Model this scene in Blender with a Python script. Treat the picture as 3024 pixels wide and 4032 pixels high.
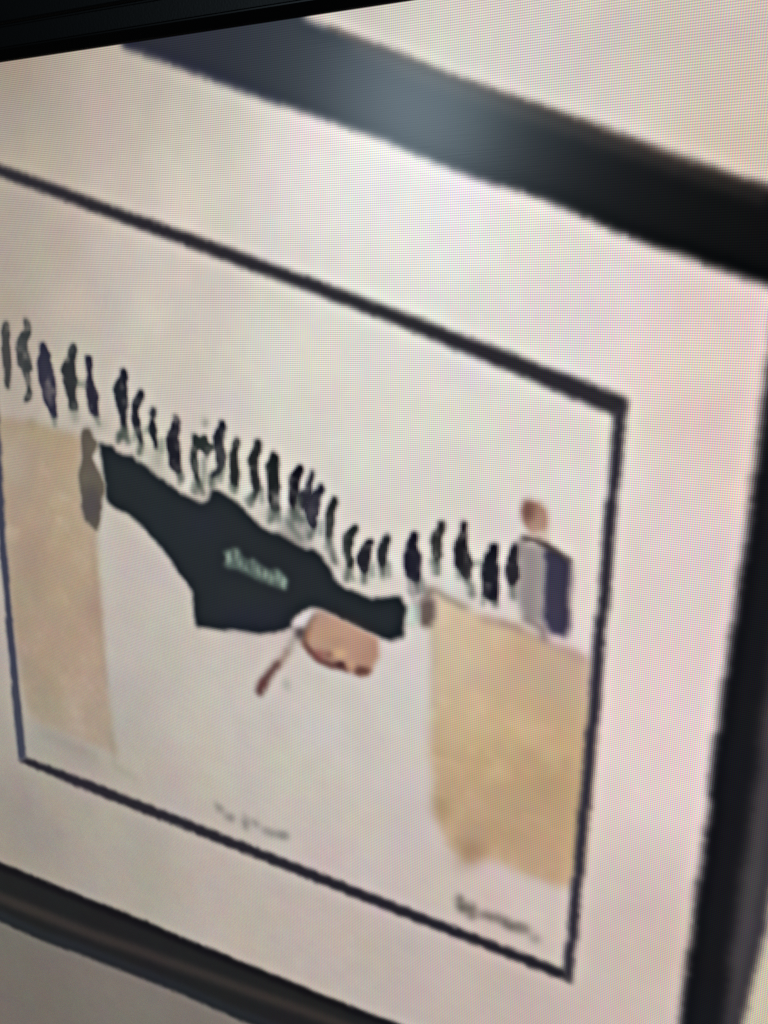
import bpy, math
import numpy as np
from mathutils import Vector, Matrix

# ------------------------------------------------------------------ camera, light, exposure
for o in list(bpy.data.objects):
    bpy.data.objects.remove(o, do_unlink=True)
scene = bpy.context.scene
P = 0.0005                       # pitch of one screen pixel in metres; screen coordinates below are in pixels
COLS0, COLS1, ROWS = -1000, 920, 1080
Z0 = ROWS * P + 0.12             # height of the screen's top edge
def S(u, v, n=0.0):              # screen column, row (downwards), depth into the screen -> world
    return Vector((u * P, n * P, Z0 - v * P))
def D(t):
    return Vector((t[0], t[2], -t[1]))

CAM, RIGHT, UP, BACK = (166.467,136.014,-382.189), (0.9161,-0.007324,0.400882), (-0.09765,-0.973803,0.205358), (0.388876,-0.227275,-0.892817)
cam_d = bpy.data.cameras.new('camera')
cam = bpy.data.objects.new('camera', cam_d)
scene.collection.objects.link(cam)
r, u_, b = D(RIGHT), D(UP), D(BACK)
m = Matrix((r, u_, b)).transposed().to_4x4()
m.translation = S(*CAM)
cam.matrix_world = m
cam_d.sensor_fit = 'VERTICAL'
cam_d.sensor_height = 36.0
cam_d.lens = 3300 / 4032 * 36.0
cam_d.clip_start, cam_d.clip_end = 0.005, 50.0
cam_d.dof.use_dof = True
cam_d.dof.focus_distance = 425 * P
cam_d.dof.aperture_fstop = 32.0
scene.camera = cam

world = bpy.data.worlds.new('World')
scene.world = world
world.use_nodes = True
world.node_tree.nodes['Background'].inputs[0].default_value = (0.75, 0.85, 1.0, 1)
world.node_tree.nodes['Background'].inputs[1].default_value = 0.004

# the room's window: one soft pane of cool light in front of the screen
GLARE = (17.0,45.8)
g = S(*GLARE)
d = (g - cam.location).normalized()
refl = Vector((d.x, -d.y, d.z))
lamp_d = bpy.data.lights.new('window_light', 'AREA')
lamp_d.shape = 'ELLIPSE'
lamp_d.size, lamp_d.size_y = 0.15, 0.20
lamp_d.energy = 1.0
lamp_d.color = (0.66, 0.87, 1.0)
lamp = bpy.data.objects.new('window_light', lamp_d)
scene.collection.objects.link(lamp)
lamp.location = g + refl * 1.1
lamp.rotation_euler = refl.to_track_quat('Z', 'Y').to_euler()

scene.view_settings.view_transform = 'Standard'
scene.view_settings.look = 'None'
scene.view_settings.exposure = 0.0
scene.view_settings.gamma = 1.0
scene.view_settings.use_curve_mapping = False
scene.cycles.use_denoising = False
scene.cycles.use_adaptive_sampling = False
scene.cycles.pixel_filter_type = 'BLACKMAN_HARRIS'
scene.cycles.filter_width = 1.6
scene.cycles.max_bounces = 4

# ------------------------------------------------------------------ what the screen shows
# shapes in screen pixels: (kind, region, points, colour or colour field, softness, strength)
FIELDS={  # picture colours with the screen's view-angle falloff and lens vignetting mixed in
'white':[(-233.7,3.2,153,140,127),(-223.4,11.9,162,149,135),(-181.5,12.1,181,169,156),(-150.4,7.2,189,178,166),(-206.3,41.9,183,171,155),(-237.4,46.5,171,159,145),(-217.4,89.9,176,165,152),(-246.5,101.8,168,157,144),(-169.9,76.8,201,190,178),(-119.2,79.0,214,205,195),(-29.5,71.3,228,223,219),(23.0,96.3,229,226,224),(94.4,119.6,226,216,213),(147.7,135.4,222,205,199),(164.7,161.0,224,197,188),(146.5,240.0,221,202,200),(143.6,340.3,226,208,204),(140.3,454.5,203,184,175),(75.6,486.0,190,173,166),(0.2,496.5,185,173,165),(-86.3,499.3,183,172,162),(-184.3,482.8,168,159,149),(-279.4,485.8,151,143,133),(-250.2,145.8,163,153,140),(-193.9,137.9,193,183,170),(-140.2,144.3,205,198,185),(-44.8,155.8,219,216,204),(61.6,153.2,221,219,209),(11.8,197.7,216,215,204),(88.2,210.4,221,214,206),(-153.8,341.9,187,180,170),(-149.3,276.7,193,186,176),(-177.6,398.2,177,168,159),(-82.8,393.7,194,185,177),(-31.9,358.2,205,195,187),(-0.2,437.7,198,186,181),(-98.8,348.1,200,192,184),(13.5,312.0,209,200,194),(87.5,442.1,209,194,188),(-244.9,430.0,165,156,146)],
'wall_top':[(-3.3,4.0,200,190,180),(56.3,24.9,207,200,192),(129.0,32.6,202,191,178),(151.4,71.6,210,192,175),(101.0,56.5,214,205,198)],
'wall_low':[(-299.9,591.5,113,109,102),(-279.1,628.5,114,106,99),(-194.0,606.9,121,115,107),(-129.2,595.9,123,114,107),(0.9,595.8,145,137,129)],
'rail_top':[(-146.7,3.4,46,46,54),(-100.1,15.2,42,43,54),(-56.3,13.0,45,50,57),(-3.1,39.9,54,61,69),(34.0,48.2,50,57,62),(69.3,66.3,27,29,33),(102.9,84.5,19,20,21),(144.5,100.2,15,15,15),(164.5,110.5,13,13,13)],  # bluish middle includes some window glare painted over the dark base
'cliff_l':[(-251.2,220.1,161,145,124),(-206.0,220.0,177,154,124),(-249.0,272.2,165,145,124),(-228.4,278.2,175,151,128),(-204.2,283.5,175,149,124),(-257.5,324.7,158,141,122),(-234.0,329.8,167,145,123),(-204.9,333.8,179,150,126),(-253.4,365.0,156,141,122),(-226.9,363.8,169,148,124),(-196.8,358.2,181,151,128),(-192.9,383.7,177,149,129),(-242.0,403.1,163,150,135),(-221.4,417.1,167,156,144),(-193.6,416.2,169,153,140)],
'cliff_r':[(32.6,283.7,210,190,160),(54.4,291.1,209,184,149),(99.3,299.4,190,163,141),(36.3,322.1,205,187,155),(68.8,322.7,192,161,123),(101.0,329.8,193,164,130),(34.6,366.0,186,167,136),(70.5,364.8,183,153,114),(96.7,365.4,178,147,108),(38.2,395.3,178,156,126),(71.8,393.8,183,154,116),(99.1,408.3,188,162,128),(72.6,413.1,186,162,132)]}

LAYERS=[
('poly','sheet',[(-258.4,47.2),(116.1,169.8),(109.8,476.8),(-275.5,438.6)],(0,0,0),1.0,0),
('poly','wall_upper',[(-39.5,2.0),(-83.7,-16.7),(204.8,15.9),(265.3,121.3),(198.8,98.6),(164.1,85.0),(141.2,76.3),(122.8,69.0),(103.6,60.6),(84.0,52.8),(63.7,44.8),(42.7,36.9),(20.8,27.3),(-1.7,17.5),(-20.3,10.1),(-39.5,2.0)],'wall_top',1.2,1.0),
('poly','wall_side',[(200.4,111.3),(202.1,200.7),(196.1,303.3),(196.0,340.6),(196.0,397.5),(195.9,415.1),(193.8,435.0),(191.8,455.3),(191.0,469.8),(190.7,534.0),(258.7,508.9),(285.9,253.0),(249.0,112.3)],(204,191,170),1.5,1.0),
('poly','wall_lower',[(-513.5,575.5),(-392.1,577.7),(-311.3,579.9),(-265.9,582.3),(-222.4,580.7),(-181.6,581.1),(-143.0,581.4),(-106.4,583.6),(-92.1,583.5),(0.8,584.5),(195.5,585.3),(84.1,687.9),(-698.1,1040.9),(-884.7,761.8)],'wall_low',2.2,1.0),
('poly','rail_upper',[(-204.7,-20.7),(-150.8,0.3),(-133.5,7.0),(-113.7,14.3),(-97.3,20.7),(-70.6,31.1),(-45.0,40.4),(-20.4,49.3),(-1.4,56.4),(21.6,66.4),(44.0,75.5),(65.4,82.3),(86.2,90.5),(106.3,100.1),(121.0,106.1),(135.3,110.7),(144.6,114.5),(155.5,118.4),(168.0,122.5),(172.9,124.4),(203.8,139.9),(198.8,98.6),(164.1,85.0),(141.2,76.3),(122.8,69.0),(103.6,60.6),(84.0,52.8),(63.7,44.8),(42.7,36.9),(20.8,27.3),(-1.7,17.5),(-20.3,10.1),(-39.5,2.0),(-83.7,-16.7),(-144.4,-26.8)],'rail_top',1.7,1.0),
('poly','rail_side',[(172.9,124.4),(171.3,155.1),(170.8,166.5),(171.0,185.7),(170.2,205.5),(169.5,216.3),(169.6,236.8),(168.8,258.2),(168.1,280.0),(166.8,308.3),(166.1,338.1),(166.7,361.9),(165.9,386.9),(164.9,412.6),(164.4,443.3),(164.1,478.2),(163.3,527.6),(190.7,534.0),(191.0,469.8),(191.8,455.3),(193.8,435.0),(195.9,415.1),(196.0,397.5),(196.0,340.6),(196.1,303.3),(202.1,200.7),(200.4,111.3)],(24,24,28),1.9,1.0),
('poly','rail_side',[(187.6,223.7),(185.3,310.0),(185.7,333.5),(185.1,357.0),(184.6,381.4),(183.9,406.4),(183.4,432.2),(184.0,472.6),(184.3,529.1),(190.7,534.0),(191.0,469.8),(191.8,455.3),(193.8,435.0),(195.9,415.1),(196.0,397.5),(196.0,340.6),(196.1,303.3),(202.1,200.7)],(78,72,76),2.6,0.85),
('poly','rail_lower',[(-501.2,520.0),(-383.2,524.3),(-304.4,527.6),(-260.1,529.5),(-217.9,532.0),(-178.1,532.6),(-140.4,536.0),(-104.5,537.5),(-70.1,538.9),(-37.6,541.1),(2.5,542.1),(92.4,542.6),(164.6,543.2),(195.5,585.3),(0.8,584.5),(-92.1,583.5),(-106.4,583.6),(-143.0,581.4),(-181.6,581.1),(-222.4,580.7),(-265.9,582.3),(-311.3,579.9),(-392.1,577.7),(-513.5,575.5)],(33,33,34),1.6,1.0),
('stroke','rail_lower',[(-384.1,529.4,7.6),(-304.8,530.7,7.1),(-218.2,534.9,6.5),(-140.6,538.8,6.0),(-37.6,543.7,5.4),(2.5,544.6,5.2),(92.5,545.1,4.6)],(26,24,28),1.2,0.8),
('stroke','rail_lower',[(-388.8,557.6,9.8),(-308.4,557.9,9.1),(-263.3,559.0,8.8),(-220.5,559.9,8.4),(-180.0,559.0,8.1),(-123.3,558.5,7.6),(-70.6,557.9,7.2),(-37.7,557.2,6.9),(33.0,557.7,6.4)],(62,55,52),2.4,0.75),
('stroke','rail_lower',[(-391.6,574.3,9.4),(-310.5,574.1,8.7),(-265.3,576.7,8.4),(-221.9,575.4,8.0),(-181.2,575.8,7.7),(-142.7,576.5,7.4),(-106.1,578.4,7.2),(-33.7,578.5,6.6)],(44,48,54),2.2,0.6),
('stroke','rail_upper',[(-16.0,14.6,4.7),(20.9,31.5,5.8),(63.9,48.8,5.3),(103.9,64.6,4.7),(141.5,80.2,3.9),(164.5,88.9,3.4)],(112,100,92),2.6,0.5),
('stroke','rail_upper',[(-29.0,6.4,2.6),(-1.7,18.3,2.5),(20.8,28.1,2.5),(42.7,37.7,2.4),(63.7,45.6,2.3),(84.1,53.6,2.3),(103.7,61.4,2.2),(122.9,69.8,2.2),(141.3,77.1,2.1),(164.2,85.7,2.1)],(50,38,32),1.3,0.8),
('stroke',None,[(-29.0,3.1,2.6),(-1.7,15.6,2.5),(20.8,25.4,2.5),(42.6,34.9,2.4),(63.6,42.7,2.3),(83.9,50.9,2.3),(103.5,58.7,2.2),(122.6,66.9,2.2),(141.0,74.2,2.1),(163.9,82.9,2.0)],(226,214,204),1.8,0.7),
('stroke','rail_upper',[(-146.5,0.4,3.6),(-113.6,12.7,3.5),(-85.4,23.6,3.4),(-56.8,34.7,3.3)],(46,46,66),2.0,0.6),
('poly','cliff',[(-266.7,197.9),(-250.3,199.5),(-236.0,201.0),(-220.4,203.4),(-208.5,205.4),(-196.7,207.3),(-195.8,215.2),(-200.5,228.9),(-200.4,245.2),(-196.5,258.5),(-190.1,263.3),(-191.0,282.9),(-190.5,297.0),(-190.7,318.5),(-190.8,340.5),(-190.9,365.9),(-189.4,385.3),(-188.5,400.6),(-185.5,413.9),(-198.0,412.1),(-223.6,408.3),(-248.5,407.3),(-261.4,400.3),(-265.6,377.0),(-267.7,338.1),(-268.7,307.7),(-267.8,277.7),(-270.7,241.7)],'cliff_l',2.6,0.9),
('poly',None,[(-193.5,320.4),(-194.4,326.7),(-196.1,332.2),(-198.1,336.0),(-200.3,337.7),(-202.3,336.7),(-203.7,333.4),(-204.4,328.3),(-204.2,322.1),(-203.2,315.8),(-201.5,310.3),(-199.5,306.6),(-197.3,305.1),(-195.4,306.0),(-194.0,309.2),(-193.3,314.3)],(150,126,108),5,0.35),
('poly',None,[(-233.6,291.2),(-235.4,299.8),(-238.7,307.4),(-243.0,312.8),(-247.6,315.2),(-251.8,314.1),(-255.0,309.7),(-256.6,302.6),(-256.4,294.1),(-254.5,285.3),(-251.1,277.8),(-246.9,272.6),(-242.3,270.5),(-238.2,271.7),(-235.2,276.0),(-233.5,282.8)],(148,128,106),7,0.3),
('poly',None,[(-244.4,225.5),(-245.8,232.0),(-248.5,237.6),(-252.0,241.6),(-255.8,243.2),(-259.2,242.2),(-261.9,238.8),(-263.2,233.4),(-263.1,226.9),(-261.5,220.3),(-258.8,214.7),(-255.3,210.9),(-251.5,209.4),(-248.2,210.4),(-245.6,213.8),(-244.3,219.1)],(188,176,158),7,0.5),
('stroke','cliff',[(-194.9,269.4,2.5),(-193.8,286.1,2.5),(-192.9,304.4,2.5),(-193.1,326.2,2.6),(-192.7,348.2,2.6),(-191.3,365.9,2.6)],(150,128,112),2,0.45),
('poly',None,[(-230.1,412.5),(-232.2,415.7),(-237.7,419.2),(-245.9,422.6),(-255.5,425.4),(-265.2,427.0),(-273.3,427.3),(-278.6,426.1),(-280.3,423.7),(-277.9,420.4),(-272.0,416.7),(-263.5,413.3),(-253.8,410.7),(-244.4,409.2),(-236.6,409.0),(-231.6,410.2)],(160,155,146),6,0.7),
('poly',None,[(-192.9,420.2),(-194.4,422.3),(-198.3,424.8),(-204.2,427.2),(-211.1,429.2),(-218.0,430.5),(-223.9,430.9),(-227.7,430.2),(-228.9,428.7),(-227.3,426.5),(-223.2,424.0),(-217.2,421.6),(-210.2,419.6),(-203.4,418.4),(-197.7,418.1),(-194.1,418.7)],(162,156,148),5,0.6),
('stroke','cliff',[(-190.8,395.8,3.2),(-190.1,410.4,3.2),(-190.0,420.7,3.2),(-184.1,425.0,3.2),(-172.6,426.8,3.2)],(140,132,124),2.5,0.4),
('stroke','cliff',[(-249.7,412.1,4.5),(-231.7,415.2,4.4),(-223.5,415.7,4.4),(-204.7,418.4,4.3)],(130,124,118),3,0.4),
('stroke','cliff',[(-235.1,420.7,3.9),(-226.8,421.1,3.9),(-210.7,424.4,3.8)],(136,132,126),4,0.3),
('stroke','cliff',[(-250.0,200.5,1.7),(-236.2,201.2,2.7),(-226.5,202.9,2.4),(-214.6,205.0,2.1),(-200.4,206.5,2.6)],(150,132,104),3,0.45),
('poly','cliff',[(-231.5,200.4),(-231.8,201.2),(-232.7,201.8),(-234.0,202.3),(-235.4,202.5),(-236.8,202.5),(-238.0,202.1),(-238.8,201.6),(-239.0,200.9),(-238.6,200.1),(-237.7,199.5),(-236.4,199.0),(-235.0,198.8),(-233.6,198.8),(-232.4,199.2),(-231.7,199.7)],(126,112,86),2.5,0.5),
('poly','cliff.r',[(26.5,271.6),(32.1,272.9),(43.7,277.7),(55.1,281.9),(73.1,284.2),(84.0,288.3),(94.6,290.7),(102.6,293.5),(109.1,295.8),(112.3,346.8),(110.7,407.5),(107.4,420.3),(96.4,421.4),(83.6,421.3),(73.3,418.7),(61.4,416.6),(54.1,422.0),(46.5,422.6),(38.6,414.2),(31.3,399.7),(28.5,366.5),(27.9,335.4),(27.8,305.1)],'cliff_r',2.8,0.97),
('poly',None,[(59.1,412.4),(58.6,415.0),(57.3,417.5),(55.1,419.6),(52.6,420.8),(50.0,421.1),(47.7,420.3),(46.2,418.6),(45.6,416.3),(46.0,413.6),(47.4,411.1),(49.6,409.1),(52.2,407.8),(54.7,407.6),(57.0,408.4),(58.5,410.1)],(128,100,70),5,0.55),
('poly',None,[(51.9,421.9),(51.5,423.9),(50.4,425.8),(48.7,427.4),(46.7,428.4),(44.7,428.6),(42.9,428.1),(41.7,426.8),(41.2,425.0),(41.6,423.0),(42.7,421.1),(44.4,419.5),(46.4,418.5),(48.5,418.3),(50.2,418.9),(51.4,420.1)],(150,126,96),5,0.5),
('poly',None,[(38.0,391.4),(37.8,394.6),(37.1,397.4),(35.9,399.5),(34.4,400.5),(32.9,400.3),(31.6,398.9),(30.7,396.4),(30.4,393.4),(30.6,390.2),(31.4,387.4),(32.6,385.4),(34.0,384.4),(35.5,384.6),(36.8,386.0),(37.7,388.4)],(140,112,82),4,0.5),
('poly',None,[(32.3,349.9),(32.2,355.3),(31.9,360.0),(31.3,363.2),(30.5,364.5),(29.7,363.6),(28.9,360.7),(28.3,356.2),(28.1,350.9),(28.1,345.5),(28.5,340.9),(29.1,337.7),(29.9,336.5),(30.7,337.4),(31.4,340.3),(32.0,344.6)],(164,140,112),4,0.4),
('poly',None,[(100.1,364.6),(99.6,366.2),(97.9,367.8),(95.4,369.3),(92.3,370.3),(89.1,370.9),(86.4,370.7),(84.6,369.9),(83.9,368.7),(84.4,367.1),(86.2,365.4),(88.8,363.9),(91.9,362.9),(95.0,362.4),(97.6,362.6),(99.4,363.3)],(150,118,80),6,0.35),
('poly',None,[(82.9,294.1),(82.4,295.8),(80.8,297.5),(78.2,298.8),(75.1,299.7),(72.0,299.9),(69.3,299.5),(67.5,298.4),(66.8,296.9),(67.4,295.1),(69.1,293.5),(71.7,292.1),(74.7,291.3),(77.8,291.1),(80.5,291.5),(82.3,292.6)],(180,148,116),5,0.5),
('poly',None,[(105.1,415.5),(104.7,417.2),(103.4,418.8),(101.5,420.3),(99.2,421.3),(96.8,421.8),(94.7,421.5),(93.3,420.7),(92.7,419.3),(93.1,417.7),(94.4,416.0),(96.4,414.5),(98.7,413.5),(101.1,413.1),(103.1,413.3),(104.5,414.2)],(176,142,108),4,0.5),
('poly',None,[(71.9,419.2),(71.5,420.4),(70.3,421.7),(68.4,422.9),(66.2,423.8),(63.9,424.3),(62.0,424.2),(60.7,423.7),(60.2,422.7),(60.6,421.4),(61.8,420.1),(63.7,418.9),(66.0,418.0),(68.2,417.6),(70.1,417.6),(71.4,418.2)],(206,194,184),3.5,0.55),
('poly',None,[(83.6,421.3),(83.2,422.4),(82.0,423.6),(80.2,424.7),(78.0,425.6),(75.8,426.1),(73.9,426.1),(72.6,425.7),(72.1,424.8),(72.5,423.7),(73.7,422.5),(75.6,421.3),(77.8,420.5),(80.0,420.0),(81.8,420.0),(83.1,420.5)],(206,194,184),3.5,0.55),
('poly',None,[(96.4,422.2),(96.0,423.3),(94.9,424.5),(93.1,425.6),(91.0,426.4),(88.8,426.9),(87.0,426.9),(85.7,426.5),(85.2,425.6),(85.6,424.5),(86.8,423.3),(88.6,422.2),(90.7,421.4),(92.9,420.9),(94.7,420.9),(95.9,421.3)],(206,194,184),3.5,0.55),
('poly',None,[(45.6,420.4),(45.3,422.0),(44.6,423.5),(43.4,424.7),(42.0,425.5),(40.6,425.6),(39.4,425.1),(38.5,424.0),(38.2,422.6),(38.4,421.0),(39.2,419.5),(40.4,418.3),(41.8,417.5),(43.2,417.4),(44.4,417.9),(45.2,419.0)],(206,194,184),3.5,0.55),
('poly',None,[(36.7,411.4),(36.5,413.3),(36.0,415.1),(35.1,416.4),(34.0,417.1),(32.9,417.1),(32.0,416.2),(31.4,414.8),(31.1,413.0),(31.3,411.0),(31.8,409.2),(32.7,407.9),(33.8,407.2),(34.9,407.3),(35.8,408.1),(36.4,409.6)],(206,194,184),3.5,0.55),
('poly',None,[(107.5,421.9),(107.2,422.8),(106.4,423.8),(105.1,424.7),(103.6,425.4),(102.0,425.7),(100.6,425.6),(99.7,425.2),(99.3,424.5),(99.6,423.5),(100.4,422.5),(101.7,421.6),(103.3,421.0),(104.9,420.7),(106.2,420.7),(107.1,421.2)],(206,194,184),3.5,0.55),
('poly',None,[(61.0,420.0),(60.8,420.7),(60.3,421.3),(59.6,421.9),(58.7,422.3),(57.7,422.5),(57.0,422.3),(56.4,422.0),(56.2,421.4),(56.4,420.7),(56.9,420.0),(57.6,419.5),(58.5,419.1),(59.5,418.9),(60.2,419.0),(60.8,419.4)],(206,194,184),3.5,0.55),
('poly',None,[(87.8,390.8),(86.6,393.5),(83.1,396.5),(77.7,399.4),(71.2,401.7),(64.5,403.1),(58.8,403.3),(54.8,402.3),(53.4,400.2),(54.7,397.4),(58.4,394.3),(64.1,391.4),(70.6,389.1),(77.2,387.9),(82.7,387.7),(86.4,388.8)],(166,134,98),7,0.3),
('poly',None,[(53.0,300.7),(52.4,305.3),(50.3,309.5),(47.2,312.6),(43.3,314.2),(39.4,314.0),(36.0,312.1),(33.7,308.6),(32.8,304.2),(33.5,299.6),(35.6,295.4),(38.8,292.3),(42.7,290.8),(46.5,291.1),(49.8,293.0),(52.1,296.4)],(220,202,170),8,0.5),
('stroke','cliff.r',[(55.1,282.8,2.5),(70.4,284.2,2.5),(80.0,287.6,3.0),(89.4,289.9,3.0),(100.0,293.2,3.2),(106.8,295.5,3.2)],(150,118,110),2.2,0.6),
('stroke','cliff.r',[(27.7,285.9,1.8),(29.3,304.8,1.8),(29.1,335.1,1.8)],(150,134,112),2,0.5),
('stroke','cliff.r',[(25.5,271.4,1.6),(30.5,271.8,1.9),(33.8,273.7,1.8),(37.9,275.5,1.7),(42.9,277.3,1.9),(45.7,278.3,1.6)],(96,84,66),1.8,0.85),
('stroke','cliff.r',[(53.2,282.1,1.8),(55.7,282.1,1.8),(58.6,282.1,1.8)],(150,118,96),2,0.6),
('stroke','cliff.r',[(62.8,282.9,1.7),(66.5,283.6,1.7),(69.8,284.1,1.6),(73.5,285.6,1.6)],(120,96,88),1.8,0.7),
('poly',None,[(-49.4,245.3),(-49.8,247.1),(-50.8,248.8),(-52.4,250.0),(-54.2,250.5),(-56.0,250.4),(-57.5,249.5),(-58.5,248.1),(-58.9,246.3),(-58.5,244.5),(-57.4,242.9),(-55.8,241.7),(-54.0,241.1),(-52.2,241.3),(-50.7,242.2),(-49.7,243.6)],(122,124,116),3,0.4),
('poly',None,[(-44.3,251.1),(-44.6,252.5),(-45.3,253.6),(-46.4,254.5),(-47.7,254.9),(-48.9,254.8),(-50.0,254.2),(-50.7,253.1),(-50.9,251.9),(-50.6,250.5),(-49.9,249.3),(-48.8,248.5),(-47.6,248.1),(-46.3,248.2),(-45.3,248.8),(-44.6,249.9)],(122,124,116),3,0.4),
('poly',None,[(-109.0,232.8),(-109.4,234.6),(-110.2,236.3),(-111.5,237.5),(-112.9,238.0),(-114.2,237.7),(-115.4,236.8),(-116.1,235.3),(-116.3,233.4),(-115.9,231.5),(-115.0,229.9),(-113.8,228.7),(-112.4,228.2),(-111.0,228.5),(-109.9,229.4),(-109.2,230.9)],(122,124,116),3,0.35),
('poly',None,[(-65.5,241.6),(-65.9,243.1),(-66.9,244.4),(-68.3,245.4),(-70.0,245.9),(-71.6,245.8),(-73.0,245.1),(-74.0,243.9),(-74.3,242.5),(-73.9,240.9),(-72.9,239.6),(-71.4,238.6),(-69.8,238.1),(-68.1,238.3),(-66.7,239.0),(-65.8,240.1)],(122,124,116),3,0.3),
('poly',None,[(-53.6,243.8),(-54.0,245.6),(-55.1,247.2),(-56.7,248.4),(-58.5,249.0),(-60.3,248.8),(-61.9,247.9),(-62.9,246.5),(-63.2,244.8),(-62.8,242.9),(-61.7,241.3),(-60.1,240.1),(-58.3,239.6),(-56.5,239.7),(-55.0,240.6),(-54.0,242.0)],(122,124,116),3,0.35),
('poly',None,[(-22.0,266.0),(-22.3,267.9),(-23.1,269.7),(-24.3,271.0),(-25.7,271.5),(-27.1,271.3),(-28.3,270.4),(-29.0,268.8),(-29.3,266.9),(-29.0,264.9),(-28.2,263.1),(-27.0,261.9),(-25.6,261.3),(-24.2,261.6),(-23.1,262.5),(-22.3,264.0)],(122,124,116),3,0.25),
('poly',None,[(-7.7,271.7),(-8.0,272.7),(-8.9,273.6),(-10.2,274.3),(-11.7,274.7),(-13.3,274.8),(-14.6,274.4),(-15.4,273.7),(-15.7,272.7),(-15.4,271.7),(-14.6,270.8),(-13.3,270.1),(-11.7,269.7),(-10.2,269.7),(-8.9,270.0),(-8.0,270.7)],(122,124,116),3,0.25),
('poly',None,[(22.4,271.7),(22.2,272.8),(21.5,273.8),(20.6,274.6),(19.5,274.9),(18.3,274.9),(17.4,274.4),(16.7,273.5),(16.5,272.5),(16.7,271.3),(17.3,270.3),(18.3,269.6),(19.4,269.2),(20.5,269.3),(21.5,269.7),(22.1,270.6)],(122,124,116),3,0.35),
('poly',None,[(-161.5,204.8),(-162.0,205.7),(-163.1,206.5),(-164.8,207.1),(-166.7,207.4),(-168.6,207.3),(-170.3,206.9),(-171.3,206.3),(-171.6,205.4),(-171.2,204.6),(-170.0,203.8),(-168.3,203.2),(-166.4,202.9),(-164.4,202.9),(-162.8,203.3),(-161.8,204.0)],(122,124,116),3,0.4),
('poly',None,[(-137.7,215.1),(-138.1,217.2),(-138.9,219.0),(-140.0,220.2),(-141.3,220.7),(-142.5,220.4),(-143.5,219.3),(-144.1,217.6),(-144.2,215.6),(-143.8,213.6),(-143.0,211.8),(-141.9,210.6),(-140.6,210.1),(-139.4,210.4),(-138.4,211.5),(-137.8,213.1)],(122,124,116),3,0.25),
('poly',None,[(-148.9,212.8),(-149.2,213.9),(-150.0,214.8),(-151.1,215.5),(-152.4,215.8),(-153.6,215.7),(-154.7,215.2),(-155.3,214.3),(-155.5,213.3),(-155.2,212.3),(-154.4,211.3),(-153.3,210.7),(-152.0,210.4),(-150.8,210.5),(-149.7,211.0),(-149.1,211.8)],(122,124,116),3,0.3),
('poly',None,[(-102.6,227.0),(-102.8,228.0),(-103.5,228.9),(-104.6,229.5),(-105.8,229.8),(-106.9,229.7),(-107.9,229.3),(-108.5,228.5),(-108.7,227.5),(-108.4,226.5),(-107.7,225.5),(-106.7,224.9),(-105.5,224.6),(-104.3,224.7),(-103.4,225.2),(-102.8,226.0)],(122,124,116),3,0.3),
('poly',None,[(-26.5,260.9),(-26.8,262.8),(-27.5,264.6),(-28.5,265.8),(-29.7,266.4),(-31.0,266.1),(-32.0,265.2),(-32.7,263.6),(-32.9,261.7),(-32.6,259.7),(-31.9,257.9),(-30.9,256.7),(-29.7,256.2),(-28.4,256.4),(-27.4,257.4),(-26.7,259.0)],(122,124,116),3,0.3),
('poly',None,[(50.6,267.7),(50.4,269.6),(49.9,271.2),(49.0,272.4),(48.0,272.9),(46.9,272.7),(45.9,271.8),(45.3,270.3),(45.0,268.5),(45.2,266.6),(45.7,265.0),(46.6,263.8),(47.6,263.3),(48.7,263.5),(49.6,264.4),(50.3,265.9)],(122,124,116),3,0.3),
('poly',None,[(71.2,267.6),(71.1,269.5),(70.8,271.2),(70.2,272.4),(69.5,272.9),(68.7,272.6),(68.1,271.6),(67.6,270.0),(67.4,268.1),(67.4,266.1),(67.8,264.4),(68.3,263.2),(69.0,262.8),(69.8,263.0),(70.4,264.1),(70.9,265.6)],(122,124,116),3,0.35),
('poly',None,[(30.6,260.4),(30.5,261.8),(30.1,263.0),(29.4,263.9),(28.7,264.3),(27.9,264.1),(27.2,263.4),(26.7,262.3),(26.5,260.9),(26.6,259.5),(27.1,258.3),(27.7,257.4),(28.5,257.0),(29.3,257.2),(30.0,257.9),(30.4,259.0)],(122,124,116),3,0.25),
('poly',None,[(-188.8,177.0),(-189.3,177.7),(-190.5,178.3),(-192.2,178.8),(-194.2,179.0),(-196.2,179.0),(-197.9,178.6),(-199.0,178.1),(-199.3,177.4),(-198.8,176.7),(-197.6,176.1),(-195.9,175.7),(-193.9,175.4),(-191.9,175.5),(-190.2,175.8),(-189.2,176.4)],(122,124,116),3,0.4),
('poly',None,[(-176.0,198.7),(-176.6,200.1),(-178.0,201.3),(-180.1,202.2),(-182.6,202.6),(-185.0,202.5),(-187.0,201.8),(-188.3,200.7),(-188.6,199.4),(-188.0,198.0),(-186.5,196.7),(-184.4,195.8),(-181.9,195.4),(-179.6,195.6),(-177.6,196.2),(-176.3,197.3)],(122,124,116),3,0.25),
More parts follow.
